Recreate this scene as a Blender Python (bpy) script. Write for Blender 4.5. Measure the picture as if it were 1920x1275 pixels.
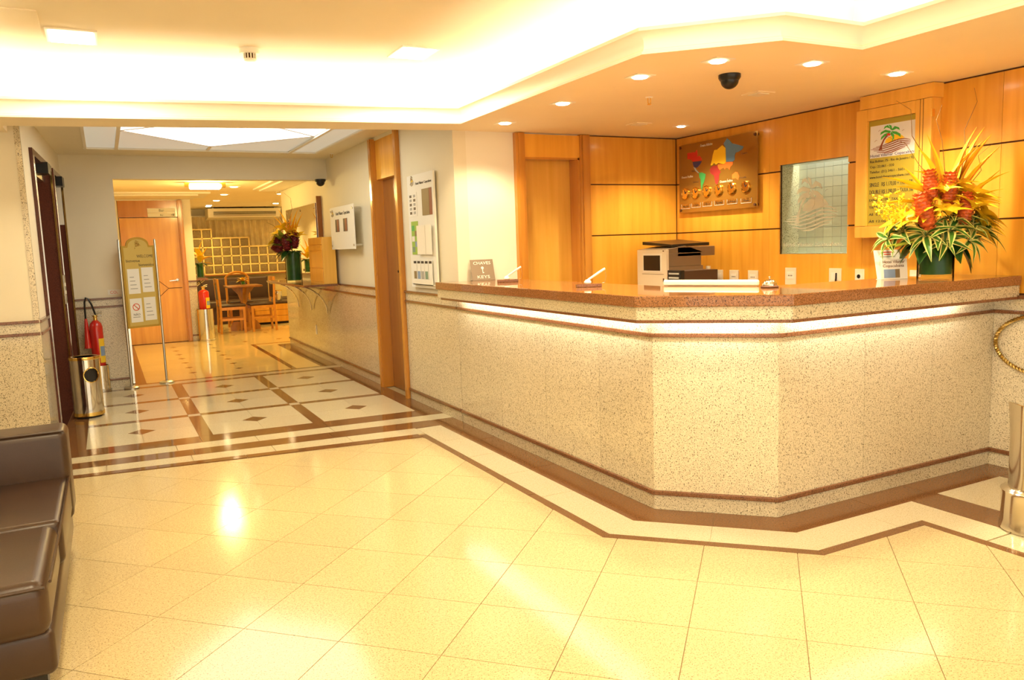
import bpy, bmesh, math, random
from mathutils import Matrix, Vector
random.seed(7)
for o in list(bpy.data.objects): bpy.data.objects.remove(o)
S = bpy.context.scene
COL = S.collection

# ---------------------------------------------------------------- camera
F, YAW, PITCH, ROLL, CAMH = 1472.16, .4737, -.1212, -.035, 1.368
_fw = Vector((math.sin(YAW)*math.cos(PITCH), math.cos(YAW)*math.cos(PITCH), math.sin(PITCH)))
_r = Vector((math.cos(YAW), -math.sin(YAW), 0)); _u = _r.cross(_fw)
_R = _r*math.cos(ROLL) + _u*math.sin(ROLL); _U = _u*math.cos(ROLL) - _r*math.sin(ROLL)
cam = bpy.data.cameras.new('camera'); cam.sensor_width = 36; cam.lens = F/1920*36; cam.clip_end = 100
camo = bpy.data.objects.new('camera', cam); COL.objects.link(camo)
camo.matrix_world = Matrix(((_R.x, _U.x, -_fw.x, 0), (_R.y, _U.y, -_fw.y, 0), (_R.z, _U.z, -_fw.z, CAMH), (0, 0, 0, 1)))
S.camera = camo
# ---------------------------------------------------------------- world, exposure
w = bpy.data.worlds.new('world'); S.world = w; w.use_nodes = True
w.node_tree.nodes['Background'].inputs[0].default_value = (1, .90, .71, 1)
w.node_tree.nodes['Background'].inputs[1].default_value = 1.35
S.view_settings.view_transform = 'Standard'; S.view_settings.look = 'None'
S.view_settings.gamma = 1; S.view_settings.use_curve_mapping = False
S.view_settings.exposure = 0.70
COVE = 24.0          # cove tubes
WARM = (1, .83, .52); AMBER = (1, .70, .22); COOL = (1, .88, .60)

# ---------------------------------------------------------------- materials
def nt(m): m.use_nodes = True; return m.node_tree
def pm(name, col, rough=.5, metal=0, spec=.5, emit=None, es=1, trans=0, coat=0, ior=1.45):
    m = bpy.data.materials.new(name); t = nt(m); b = t.nodes['Principled BSDF']
    b.inputs['Base Color'].default_value = (*col, 1); b.inputs['Roughness'].default_value = rough
    b.inputs['Metallic'].default_value = metal; b.inputs['Specular IOR Level'].default_value = spec
    b.inputs['Transmission Weight'].default_value = trans; b.inputs['Coat Weight'].default_value = coat
    b.inputs['IOR'].default_value = ior
    if emit: b.inputs['Emission Color'].default_value = (*emit, 1); b.inputs['Emission Strength'].default_value = es
    return m
def noisy(m, scale=4, amt=.06, stretch=(1, 1, 1)):
    t = m.node_tree; b = t.nodes['Principled BSDF']; c = b.inputs['Base Color'].default_value[:]
    g = t.nodes.new('ShaderNodeNewGeometry'); mp = t.nodes.new('ShaderNodeMapping'); mp.inputs['Scale'].default_value = stretch
    n = t.nodes.new('ShaderNodeTexNoise'); n.inputs['Scale'].default_value = scale; n.inputs['Detail'].default_value = 3
    r = t.nodes.new('ShaderNodeValToRGB'); r.color_ramp.elements[0].position = .3; r.color_ramp.elements[1].position = .7
    r.color_ramp.elements[0].color = (*[x*(1-amt) for x in c[:3]], 1); r.color_ramp.elements[1].color = (*[min(1, x*(1+amt)) for x in c[:3]], 1)
    t.links.new(g.outputs['Position'], mp.inputs['Vector']); t.links.new(mp.outputs[0], n.inputs['Vector'])
    t.links.new(n.outputs['Fac'], r.inputs['Fac']); t.links.new(r.outputs[0], b.inputs['Base Color'])
    return m
def granite(name, base, fleck, light, rough=.12, scale=70, thr=.60, coat=0, rnd=.06):
    m = pm(name, base, rough, coat=coat); t = m.node_tree; b = t.nodes['Principled BSDF']; L = t.links.new
    g = t.nodes.new('ShaderNodeNewGeometry')
    n1 = t.nodes.new('ShaderNodeTexNoise'); n1.inputs['Scale'].default_value = scale; n1.inputs['Detail'].default_value = 2
    n2 = t.nodes.new('ShaderNodeTexNoise'); n2.inputs['Scale'].default_value = scale*.45; n2.inputs['Detail'].default_value = 3
    r1 = t.nodes.new('ShaderNodeValToRGB'); e = r1.color_ramp.elements; e[0].position = thr; e[1].position = thr+.06
    e[0].color = (0, 0, 0, 1); e[1].color = (1, 1, 1, 1)
    r2 = t.nodes.new('ShaderNodeValToRGB'); e = r2.color_ramp.elements; e[0].position = .35; e[1].position = .65
    e[0].color = (*base, 1); e[1].color = (*light, 1)
    mx = t.nodes.new('ShaderNodeMix'); mx.data_type = 'RGBA'
    oi = t.nodes.new('ShaderNodeObjectInfo'); mr = t.nodes.new('ShaderNodeMapRange')
    mr.inputs['To Min'].default_value = 1-rnd; mr.inputs['To Max'].default_value = 1+rnd
    hs = t.nodes.new('ShaderNodeHueSaturation')
    for n in (n1, n2): L(g.outputs['Position'], n.inputs['Vector'])
    L(n1.outputs['Fac'], r1.inputs['Fac']); L(n2.outputs['Fac'], r2.inputs['Fac'])
    L(r1.outputs[0], mx.inputs['Factor']); L(r2.outputs[0], mx.inputs['A']); mx.inputs['B'].default_value = (*fleck, 1)
    L(oi.outputs['Random'], mr.inputs['Value']); L(mr.outputs[0], hs.inputs['Value']); L(mx.outputs['Result'], hs.inputs['Color'])
    L(hs.outputs[0], b.inputs['Base Color'])
    return m
def wood(name, a, c, rough=.3, axis='z', coat=.3):
    m = pm(name, a, rough, coat=coat); t = m.node_tree; b = t.nodes['Principled BSDF']; L = t.links.new
    b.inputs['Coat Roughness'].default_value = .12
    g = t.nodes.new('ShaderNodeNewGeometry'); mp = t.nodes.new('ShaderNodeMapping')
    mp.inputs['Scale'].default_value = (14, 14, .8) if axis == 'z' else (1, 1, 14)
    n = t.nodes.new('ShaderNodeTexNoise'); n.inputs['Scale'].default_value = 1.2; n.inputs['Detail'].default_value = 5; n.inputs['Distortion'].default_value = .4
    r = t.nodes.new('ShaderNodeValToRGB'); e = r.color_ramp.elements; e[0].position = .3; e[1].position = .72
    e[0].color = (*a, 1); e[1].color = (*c, 1)
    oi = t.nodes.new('ShaderNodeObjectInfo'); mr = t.nodes.new('ShaderNodeMapRange'); mr.inputs['To Min'].default_value = .93; mr.inputs['To Max'].default_value = 1.07
    hs = t.nodes.new('ShaderNodeHueSaturation')
    L(g.outputs['Position'], mp.inputs['Vector']); L(mp.outputs[0], n.inputs['Vector']); L(n.outputs['Fac'], r.inputs['Fac'])
    L(oi.outputs['Random'], mr.inputs['Value']); L(mr.outputs[0], hs.inputs['Value']); L(r.outputs[0], hs.inputs['Color']); L(hs.outputs[0], b.inputs['Base Color'])
    return m
def emis(name, col, s):
    m = bpy.data.materials.new(name); t = nt(m); t.nodes.clear()
    e = t.nodes.new('ShaderNodeEmission'); o = t.nodes.new('ShaderNodeOutputMaterial')
    e.inputs[0].default_value = (*col, 1); e.inputs[1].default_value = s; t.links.new(e.outputs[0], o.inputs[0]); return m
def bump(m, scale, strength, dist=.01, tex='noise'):
    t = m.node_tree; b = t.nodes['Principled BSDF']
    g = t.nodes.new('ShaderNodeNewGeometry')
    n = t.nodes.new('ShaderNodeTexNoise' if tex == 'noise' else 'ShaderNodeTexVoronoi'); n.inputs['Scale'].default_value = scale
    bp = t.nodes.new('ShaderNodeBump'); bp.inputs['Strength'].default_value = strength; bp.inputs['Distance'].default_value = dist
    t.links.new(g.outputs['Position'], n.inputs['Vector']); t.links.new(n.outputs[0], bp.inputs['Height']); t.links.new(bp.outputs[0], b.inputs['Normal'])
    return m
M = {}
M['gran'] = granite('beige_granite', (.62, .53, .36), (.15, .12, .075), (.72, .63, .44), .10, 190, .575)
M['gran_tile'] = granite('beige_granite_tile', (.55, .43, .23), (.25, .18, .08), (.62, .50, .27), .12, 190, .59, rnd=.03)
M['gran_light'] = granite('pale_granite_tile', (.58, .50, .32), (.30, .24, .14), (.64, .56, .38), .10, 200, .60, rnd=.03)
M['gran_bar'] = granite('amber_granite_tile', (.70, .52, .22), (.45, .32, .12), (.76, .58, .26), .07, 200, .66, rnd=.03)
M['brown'] = granite('red_brown_granite', (.19, .075, .03), (.07, .03, .014), (.25, .105, .045), .10, 240, .56, rnd=.04)
M['brown_floor'] = granite('brown_floor_granite', (.17, .075, .025), (.07, .03, .01), (.21, .095, .035), .08, 240, .58, rnd=.04)
M['brown_top'] = granite('brown_counter_granite', (.27, .11, .035), (.08, .04, .02), (.38, .17, .07), .04, 200, .56, rnd=.0)
M['maroon'] = granite('dark_maroon_granite', (.105, .032, .02), (.05, .018, .012), (.13, .042, .026), .14, 240, .60)
M['grout'] = noisy(pm('grout', (.34, .24, .11), .8), 30, .1)
M['wall'] = noisy(pm('cream_wall_paint', (.86, .80, .66), .7), 2, .02)
M['wall_hall'] = noisy(pm('hall_wall_paint', (.80, .73, .56), .6), 2, .02)
M['ceil'] = noisy(pm('ceiling_paint', (.80, .69, .50), .75), 2, .02)
M['soffit'] = noisy(pm('soffit_paint', (.94, .82, .60), .7), 2, .02)
M['white'] = pm('white_plaster', (.88, .83, .72), .6)
M['wood'] = wood('amber_veneer', (.74, .33, .030), (.88, .45, .055))
M['wood_l'] = wood('pale_amber_veneer', (.78, .40, .055), (.90, .50, .09))
M['wood_d'] = wood('reddish_wood', (.25, .085, .012), (.33, .12, .02))
M['wood_f'] = wood('frame_wood', (.52, .20, .025), (.62, .27, .04), .2)
M['groove'] = pm('dark_groove', (.10, .035, .01), .6)
M['leather'] = bump(noisy(pm('brown_leather', (.052, .025, .012), .33, spec=.5), 6, .12), 220, .12, .002)
M['leather_d'] = pm('dark_brown_leather', (.06, .03, .018), .4)
M['steel'] = pm('polished_steel', (.72, .68, .60), .12, 1)
M['brushed'] = pm('brushed_steel', (.60, .57, .50), .3, 1)
M['gold'] = pm('polished_brass', (.85, .58, .16), .15, 1)
M['goldd'] = noisy(pm('dull_gold', (.50, .34, .10), .35, 1), 60, .4)
M['black'] = pm('black_plastic', (.012, .011, .010), .3)
M['dark'] = pm('dark_interior', (.02, .016, .012), .7)
M['red'] = pm('red_enamel', (.58, .02, .012), .22, coat=.5)
M['yellow'] = pm('yellow_label', (.85, .55, .03), .5)
M['paper'] = pm('white_paper', (.85, .82, .74), .6)
M['paper_g'] = pm('grey_print', (.40, .38, .34), .6)
M['ink'] = pm('dark_ink', (.045, .035, .03), .6)
M['ink_b'] = pm('brown_ink', (.20, .10, .04), .6)
M['ink_r'] = pm('red_ink', (.65, .08, .03), .6)
M['ink_w'] = pm('white_ink', (.9, .88, .8), .5)
M['plastic'] = pm('cream_plastic', (.84, .76, .60), .35)
M['plastic_w'] = pm('white_plastic', (.88, .84, .74), .3)
M['taupe'] = pm('taupe_plastic', (.24, .175, .115), .4)
M['acryl'] = pm('bronze_mirror_acrylic', (.40, .22, .04), .16, .55)
M['olive'] = pm('olive_board', (.42, .33, .035), .45)
M['sign_gold'] = pm('tan_gold_board', (.62, .45, .12), .4); M['sign_rim'] = pm('ochre_rim', (.50, .30, .04), .4)
M['sky_white'] = pm('pale_blue_print', (.76, .78, .84), .45)
M['glass'] = pm('clear_glass', (.95, .98, .96), .0, trans=1)
M['frost'] = pm('etched_glass', (.85, .82, .68), .6); M['frost'].node_tree.nodes['Principled BSDF'].inputs['Alpha'].default_value = .40
M['frost2'] = pm('ceiling_frosted_glass', (.62, .64, .56), .35, spec=.4, emit=(1, .97, .86), es=.16)
def thin_glass(name, tint, refl, rough=0, bumpscale=None, body=None, bodyfac=0):
    m = bpy.data.materials.new(name); t = nt(m); t.nodes.clear(); L = t.links.new
    tr = t.nodes.new('ShaderNodeBsdfTransparent'); tr.inputs[0].default_value = (*tint, 1)
    gl = t.nodes.new('ShaderNodeBsdfGlossy'); gl.inputs['Roughness'].default_value = rough
    lw = t.nodes.new('ShaderNodeLayerWeight'); lw.inputs['Blend'].default_value = refl
    mx = t.nodes.new('ShaderNodeMixShader'); o = t.nodes.new('ShaderNodeOutputMaterial')
    L(lw.outputs['Fresnel'], mx.inputs[0]); L(tr.outputs[0], mx.inputs[1]); L(gl.outputs[0], mx.inputs[2]); out = mx
    if body:
        df = t.nodes.new('ShaderNodeBsdfDiffuse'); df.inputs[0].default_value = (*body, 1); m2 = t.nodes.new('ShaderNodeMixShader'); m2.inputs[0].default_value = bodyfac
        L(mx.outputs[0], m2.inputs[1]); L(df.outputs[0], m2.inputs[2]); out = m2
    if bumpscale:
        g = t.nodes.new('ShaderNodeNewGeometry'); n = t.nodes.new('ShaderNodeTexNoise'); n.inputs['Scale'].default_value = bumpscale; n.inputs['Distortion'].default_value = 1.5
        b = t.nodes.new('ShaderNodeBump'); b.inputs['Strength'].default_value = 1; b.inputs['Distance'].default_value = .06
        L(g.outputs['Position'], n.inputs['Vector']); L(n.outputs[0], b.inputs['Height']); L(b.outputs[0], gl.inputs['Normal']); L(b.outputs[0], lw.inputs['Normal'])
    L(out.outputs[0], o.inputs[0]); return m
M['glass'] = thin_glass('clear_thin_glass', (.95, .98, .95), .10)
M['pane'] = thin_glass('green_tinted_pane', (.94, .97, .93), .12)
M['gblock'] = thin_glass('wavy_glass_block', (.90, .80, .58), .5, .03, 22, (.62, .45, .22), .30)
M['mirror'] = pm('mirror_silver', (.90, .86, .76), .02, 1)
M['curtain'] = noisy(pm('beige_curtain', (.90, .74, .46), .9), 10, .08)
M['mortar'] = pm('pale_mortar', (.86, .62, .24), .6)
M['tile_w'] = pm('pale_wall_tile', (.74, .76, .68), .15)
M['green'] = noisy(pm('leaf_green', (.05, .16, .02), .35), 20, .3)
M['green_d'] = noisy(pm('dark_leaf_green', (.022, .085, .016), .3), 20, .3)
M['green_y'] = noisy(pm('lime_leaf', (.30, .36, .03), .4), 20, .2)
M['cream_leaf'] = pm('cream_leaf_edge', (.72, .66, .20), .4)
M['petal_y'] = noisy(pm('yellow_petal', (.90, .62, .02), .45), 15, .12)
M['petal_o'] = noisy(pm('orange_petal', (.88, .36, .02), .45), 15, .15)
M['petal_r'] = noisy(pm('red_ginger', (.66, .14, .03), .4), 30, .3)
M['petal_m'] = noisy(pm('crimson_protea', (.20, .016, .02), .5), 30, .3)
M['twig'] = pm('brown_twig', (.22, .11, .03), .7)
M['e_sq'] = emis('lamp_panel_glow', (1, .93, .72), 14)
M['e_down'] = emis('downlight_glow', (1, .9, .62), 16)
M['e_tube'] = emis('tube_glow', (1, .93, .74), COVE)
M['e_strip'] = emis('counter_strip_glow', (1, .97, .86), 26)
M['e_hall'] = emis('hall_diffuser_glow', (1, .96, .82), 2.7)
M['e_bar'] = emis('bar_lamp_glow', (1, .86, .50), 9)
M['e_bard'] = emis('bar_downlight_glow', (1, .8, .42), 12)
for k, c in dict(c_red=(.62, .035, .02), c_blue=(.06, .06, .22), c_lblue=(.42, .52, .62), c_green=(.05, .40, .11), c_yel=(.92, .60, .02), c_sky=(.12, .26, .46), c_or=(.90, .20, .03), c_mar=(.36, .035, .03), c_dkred=(.24, .05, .03), c_lgreen=(.06, .42, .06), c_print=(.18, .30, .22), c_pgreen=(.30, .50, .08), c_pblue=(.22, .32, .50), c_pbrown=(.24, .17, .08), c_pdark=(.05, .03, .03)).items():
    M[k] = pm(k.replace('c_', 'print_'), c, .45)

# ---------------------------------------------------------------- builders
def chain(o):
    m = Matrix.Identity(4)
    while o is not None:
        m = o.matrix_basis @ m; o = o.parent
    return m
class MB:
    def __init__(s): s.v = []; s.f = []; s.mi = []
    def add(s, vs, fs, mi=0):
        b = len(s.v); s.v += [tuple(v) for v in vs]
        for f in fs: s.f.append([b+i for i in f]); s.mi.append(mi)
        return s
    def box(s, x0, x1, y0, y1, z0, z1, mi=0):
        x0, x1 = sorted((x0, x1)); y0, y1 = sorted((y0, y1)); z0, z1 = sorted((z0, z1))
        return s.add([(x0, y0, z0), (x1, y0, z0), (x1, y1, z0), (x0, y1, z0), (x0, y0, z1), (x1, y0, z1), (x1, y1, z1), (x0, y1, z1)],
                     [(0, 3, 2, 1), (4, 5, 6, 7), (0, 1, 5, 4), (1, 2, 6, 5), (2, 3, 7, 6), (3, 0, 4, 7)], mi)
    def rbox(s, x0, x1, y0, y1, z0, z1, r, n=3, mi=0):          # rounded (all edges) via superellipse corners in z layers
        x0, x1 = sorted((x0, x1)); y0, y1 = sorted((y0, y1)); z0, z1 = sorted((z0, z1))
        rings = []
        prof = [(math.sin(a)*r, r-math.cos(a)*r) for a in [i*math.pi/2/n for i in range(n+1)]]
        lay = [(r-p[0], z0+p[1]) for p in prof] + [(r-p[0], z1-p[1]) for p in reversed(prof)]
        for ins, z in lay:
            ring = []
            for cx, cy, a0 in ((x1-r, y1-r, 0), (x0+r, y1-r, 90), (x0+r, y0+r, 180), (x1-r, y0+r, 270)):
                for i in range(n+1):
                    a = math.radians(a0+90*i/n); rr = r-ins
                    ring.append((cx+math.cos(a)*rr, cy+math.sin(a)*rr, z))
            rings.append(ring)
        return s.rings(rings, True, mi)
    def rings(s, rings, caps=True, mi=0):
        n = len(rings[0]); vs = [p for r in rings for p in r]; fs = []
        for k in range(len(rings)-1):
            for i in range(n):
                j = (i+1) % n; fs.append((k*n+i, k*n+j, (k+1)*n+j, (k+1)*n+i))
        if caps: fs.append(tuple(reversed(range(n)))); fs.append(tuple(range((len(rings)-1)*n, len(rings)*n)))
        return s.add(vs, fs, mi)
    def prism(s, pts, z0, z1, mi=0):
        a = sum(pts[i][0]*pts[(i+1) % len(pts)][1]-pts[(i+1) % len(pts)][0]*pts[i][1] for i in range(len(pts)))
        if a < 0: pts = list(reversed(pts))
        return s.rings([[(p[0], p[1], z0) for p in pts], [(p[0], p[1], z1) for p in pts]], True, mi)
    def lathe(s, prof, n=24, c=(0, 0, 0), mi=0, caps=True):
        return s.rings([[(c[0]+r*math.cos(2*math.pi*i/n), c[1]+r*math.sin(2*math.pi*i/n), c[2]+z) for i in range(n)] for r, z in prof], caps, mi)
    def tube(s, path, r, n=8, mi=0):
        P = [Vector(p) for p in path]; rings = []; up = Vector((0, 0, 1))
        rs = r if isinstance(r, (list, tuple)) else [r]*len(P)
        d0 = (P[1]-P[0]).normalized(); a = up if abs(d0.z) < .9 else Vector((1, 0, 0))
        x = d0.cross(a).normalized()
        for i, p in enumerate(P):
            d = (P[min(i+1, len(P)-1)]-P[max(i-1, 0)]).normalized()
            x = (x-d*x.dot(d)).normalized(); y = d.cross(x)
            rings.append([tuple(p+x*rs[i]*math.cos(2*math.pi*k/n)+y*rs[i]*math.sin(2*math.pi*k/n)) for k in range(n)])
        return s.rings(rings, True, mi)
    def poly3(s, pts, thick, nrm, mi=0):                        # flat polygon given in 3-D, extruded along its normal
        n = Vector(nrm)*thick
        return s.rings([[tuple(Vector(p)) for p in pts], [tuple(Vector(p)+n) for p in pts]], True, mi)
def obj(name, mb, mat, parent=None, smooth=False, local=False, bevel=0, kind=None, label=None):
    me = bpy.data.meshes.new(name)
    vs = mb.v
    if parent is not None and not local:
        inv = chain(parent).inverted(); vs = [inv @ Vector(v) for v in vs]
    me.from_pydata([tuple(v) for v in vs], [], mb.f)
    mats = mat if isinstance(mat, (list, tuple)) else [mat]
    for m in mats: me.materials.append(M[m])
    if len(mats) > 1: me.polygons.foreach_set('material_index', mb.mi)
    if smooth:
        me.polygons.foreach_set('use_smooth', [True]*len(me.polygons))
    bm = bmesh.new(); bm.from_mesh(me); bmesh.ops.recalc_face_normals(bm, faces=bm.faces); 
    if bevel: bmesh.ops.bevel(bm, geom=bm.edges, offset=bevel, segments=2, profile=.7, affect='EDGES')
    bm.to_mesh(me); bm.free()
    if smooth and hasattr(me, 'set_sharp_from_angle'): me.set_sharp_from_angle(angle=math.radians(40))
    me.update()
    o = bpy.data.objects.new(name, me); COL.objects.link(o)
    if parent is not None: o.parent = parent
    if kind: o['kind'] = kind
    if label: o['label'] = label
    return o
def tag(o, label, cat, group=None):
    o['label'] = label; o['category'] = cat
    if group: o['group'] = group
    return o
def thing(name, label, cat, loc=(0, 0, 0), rz=0, group=None):
    o = bpy.data.objects.new(name, None); o.empty_display_size = .05; COL.objects.link(o)
    o.location = loc; o.rotation_euler = (0, 0, rz); o.matrix_basis = Matrix.Translation(loc) @ Matrix.Rotation(rz, 4, 'Z')
    return tag(o, label, cat, group)
def struct(name, mb, mat, **k):
    o = obj(name, mb, mat, **k); o['kind'] = 'structure'; return o
def dup(root, loc, rz, label=None, scale=1):
    r = root.copy(); COL.objects.link(r)
    r.matrix_basis = Matrix.Translation(loc) @ Matrix.Rotation(rz, 4, 'Z') @ Matrix.Scale(scale, 4)
    if label: r['label'] = label
    for ch in list(root.children):
        c = ch.copy(); COL.objects.link(c); c.parent = r
        for g in list(ch.children):
            d = g.copy(); COL.objects.link(d); d.parent = c
    return r
class FR:   # a flat frame on a wall: origin (top-left), x to the viewer's right, y up, normal to the viewer
    def __init__(s, o, x, y): s.o = Vector(o); s.x = Vector(x).normalized(); s.y = Vector(y).normalized(); s.n = s.x.cross(s.y)
    def p(s, a, b, h=0): return s.o+s.x*a+s.y*b+s.n*h
    def m(s): return Matrix(((s.x.x, s.y.x, s.n.x, s.o.x), (s.x.y, s.y.y, s.n.y, s.o.y), (s.x.z, s.y.z, s.n.z, s.o.z), (0, 0, 0, 1)))
def fbox(mb, fr, a0, a1, b0, b1, h0, h1, mi=0):
    vs = [fr.p(a, b, h) for h in (h0, h1) for a, b in ((a0, b0), (a1, b0), (a1, b1), (a0, b1))]
    return mb.add(vs, [(0, 3, 2, 1), (4, 5, 6, 7), (0, 1, 5, 4), (1, 2, 6, 5), (2, 3, 7, 6), (3, 0, 4, 7)], mi)
def fpoly(mb, fr, pts, h0, h1, mi=0):
    return mb.rings([[tuple(fr.p(a, b, h)) for a, b in pts] for h in (h0, h1)], True, mi)
def fribbon(mb, fr, pts, wd, h0, h1, mi=0):
    P = [Vector((*p, 0)) for p in pts]; L, R = [], []
    for i, p in enumerate(P):
        d = (P[min(i+1, len(P)-1)]-P[max(i-1, 0)]).normalized(); n = Vector((-d.y, d.x, 0))
        k = wd if not isinstance(wd, (list, tuple)) else wd[i]
        L.append(p+n*k/2); R.append(p-n*k/2)
    for i in range(len(P)-1): fpoly(mb, fr, [(q.x, q.y) for q in (L[i], R[i], R[i+1], L[i+1])], h0, h1, mi)
    return mb
_tc = {}
def text(name, s, fr, a, b, size, mat, parent, width=None, h=.0012, align='LEFT'):
    cu = bpy.data.curves.new(name, 'FONT'); cu.body = s; cu.size = size; cu.align_x = align; cu.extrude = .0006; cu.resolution_u = 2
    t = bpy.data.objects.new(name, cu); COL.objects.link(t)
    bpy.context.view_layer.update()
    me = bpy.data.meshes.new_from_object(t.evaluated_get(bpy.context.evaluated_depsgraph_get()))
    bpy.data.objects.remove(t); bpy.data.curves.remove(cu)
    xs = [v.co.x for v in me.vertices]
    k = width/(max(xs)-min(xs)) if width and xs else 1
    inv = chain(parent).inverted()
    for v in me.vertices: v.co = inv @ fr.p(a+v.co.x*k, b+v.co.y, h+v.co.z)
    me.materials.clear(); me.materials.append(M[mat])
    o = bpy.data.objects.new(name, me); COL.objects.link(o); o.parent = parent
    return o
def lamp(name, kind, loc, energy, col, parent=None, size=.1, spot=120, rot=(0, 0, 0), sy=None):
    l = bpy.data.lights.new(name, kind); l.energy = energy; l.color = col
    if kind == 'AREA':
        l.size = size
        if sy: l.shape = 'RECTANGLE'; l.size_y = sy
    elif kind == 'SPOT': l.spot_size = math.radians(spot); l.spot_blend = .6; l.shadow_soft_size = size
    else: l.shadow_soft_size = size
    o = bpy.data.objects.new(name, l); COL.objects.link(o)
    if parent is not None:
        o.parent = parent; o.location = chain(parent).inverted() @ Vector(loc)
    else: o.location = loc
    o.rotation_euler = rot; return o
# polyline offsets (positive = to the right of travel)
def nrm(a, b):
    d = Vector((b[0]-a[0], b[1]-a[1])).normalized(); return Vector((d.y, -d.x))
def opt(path, i, o, closed=False):
    n = len(path); p = Vector(path[i])
    if closed: n0, n1 = nrm(path[i-1], path[i]), nrm(path[i], path[(i+1) % n])
    else:
        n0 = nrm(path[i-1], path[i]) if i > 0 else nrm(path[0], path[1])
        n1 = nrm(path[i], path[i+1]) if i < n-1 else n0
    b = (n0+n1); b = b/b.length; return p+b*(o/max(.2, b.dot(n0)))
def segp(mb, path, i, t0, t1, o0, o1, z0, z1, mi=0):
    q = []
    for t, o in ((t0, o0), (t1, o0), (t1, o1), (t0, o1)):
        if t <= 0: p = opt(path, i, o)
        elif t >= 1: p = opt(path, i+1, o)
        else: p = Vector(path[i]).lerp(Vector(path[i+1]), t)+nrm(path[i], path[i+1])*o
        q.append((p.x, p.y))
    return mb.prism(q, z0, z1, mi)
def sweep(mb, path, prof, closed=False, mi=0):
    n = len(path); rings = [[(*opt(path, i, o, closed), z) for o, z in prof] for i in range(n)]
    m = len(prof); vs = [p for r in rings for p in r]; fs = []
    for k in range(n if closed else n-1):
        k2 = (k+1) % n
        for i in range(m-1): fs.append((k*m+i, k*m+i+1, k2*m+i+1, k2*m+i))
    return mb.add(vs, fs, mi)
def clip(subj, cl):
    out = subj
    for i in range(len(cl)):
        a, b = cl[i], cl[(i+1) % len(cl)]; inp = out; out = []
        side = lambda p: (b[0]-a[0])*(p[1]-a[1])-(b[1]-a[1])*(p[0]-a[0])
        for j in range(len(inp)):
            p, q = inp[j], inp[(j+1) % len(inp)]; sp, sq = side(p), side(q)
            if sp >= 0: out.append(p)
            if (sp >= 0) != (sq >= 0):
                t = sp/(sp-sq); out.append((p[0]+(q[0]-p[0])*t, p[1]+(q[1]-p[1])*t))
        if len(out) < 3: return []
    return out
def area(p): return abs(sum(p[i][0]*p[(i+1) % len(p)][1]-p[(i+1) % len(p)][0]*p[i][1] for i in range(len(p))))/2

# ================================================================ STRUCTURE
XR, YW, XW, ZC, ZH = 2.392, 5.553, 4.52, 2.232, 2.43
CP = [(XR, YW), (XR, 3.134), (2.814, 2.712), (4.49, 2.712)]           # face of the counter, seen from the room
# ---- floor
floor = struct('floor', MB().box(-4.2, 4.8, -3, 17.5, -.1, -.005), 'grout')
def tile(poly, mat, name='tile', z=0, parent=floor, gap=.0015, kind=None):
    if len(poly) < 3 or area(poly) < 2e-4: return
    c = Vector((sum(p[0] for p in poly)/len(poly), sum(p[1] for p in poly)/len(poly)))
    q = []
    for p in poly:
        d = c-Vector(p); q.append(tuple(Vector(p)+d*min(.4, gap/max(d.length, .01)*1.4)))
    return obj(name, MB().prism(q, -.005, z), mat, parent, kind=kind)
BP = lambda y0: [(XR, y0), (XR, 3.134), (2.814, 2.712), (3.735, 2.712), (3.735, -.8)]
def band(y0, o0, o1, mat, cuts, name):
    p = BP(y0)
    for i in range(4):
        ts = [0]+cuts[i]+[1]
        for a, b in zip(ts, ts[1:]): obj(name, segp(MB(), p, i, a+(.0012 if a else 0), b-(.0012 if b < 1 else 0), o0+.001, o1-.001, -.005, 0), mat, floor)
band(5.765, 0, .19, 'brown_floor', [[.3, .62], [.5], [.55], [.4]], 'border_tile')
band(5.555, .19, .39, 'gran_light', [[.2, .4, .6, .8], [.5], [.4], [.2, .4, .6, .8]], 'border_tile')
band(5.345, .39, .44, 'brown_floor', [[.25, .5, .75], [.5], [.5], [.5]], 'border_strip')
def ln(x, l, r): return min(6.345 if x < -.45 else 9e9, l+(r-l)*(x+.28)/2.58)
def crossband(l0, r0, l1, r1, xe, mat, xs, name):
    xs = [-2.0]+xs+[xe]
    for a, b in zip(xs, xs[1:]):
        tile([(a, ln(a, l0, r0)), (b, ln(b, l0, r0)), (b, ln(b, l1, r1)), (a, ln(a, l1, r1))], mat, name)
crossband(5.57, 5.245, 5.64, 5.345, 1.952, 'brown_floor', [-.45, .75], 'border_strip')
crossband(5.64, 5.345, 5.80, 5.546, 2.002, 'gran_light', [-1.0, -.45, -.1, .42, .95, 1.48], 'border_tile')
crossband(5.80, 5.546, 5.97, 5.764, 2.202, 'brown_floor', [-.45, .45, 1.4], 'border_tile')
crossband(5.97, 5.764, 6.15, 5.957, 2.392, 'gran_light', [-.45, .35, .9, 1.45, 2.0], 'border_tile')
tile([(-.43, 6.17), (.53, ln(.53, 6.15, 5.957)), (.53, ln(.53, 6.37, 6.18)), (-.43, ln(-.43, 6.37, 6.18))], 'brown_floor', 'border_tile')
tile([(.53, ln(.53, 6.15, 5.957)), (1.45, ln(1.45, 6.15, 5.957)), (1.45, ln(1.45, 6.37, 6.18)), (.53, ln(.53, 6.37, 6.18))], 'brown_floor', 'border_tile')
tile([(1.45, ln(1.45, 6.15, 5.957)), (2.392, 5.957), (2.392, 6.18), (1.45, ln(1.45, 6.37, 6.18))], 'brown_floor', 'border_tile')
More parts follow.
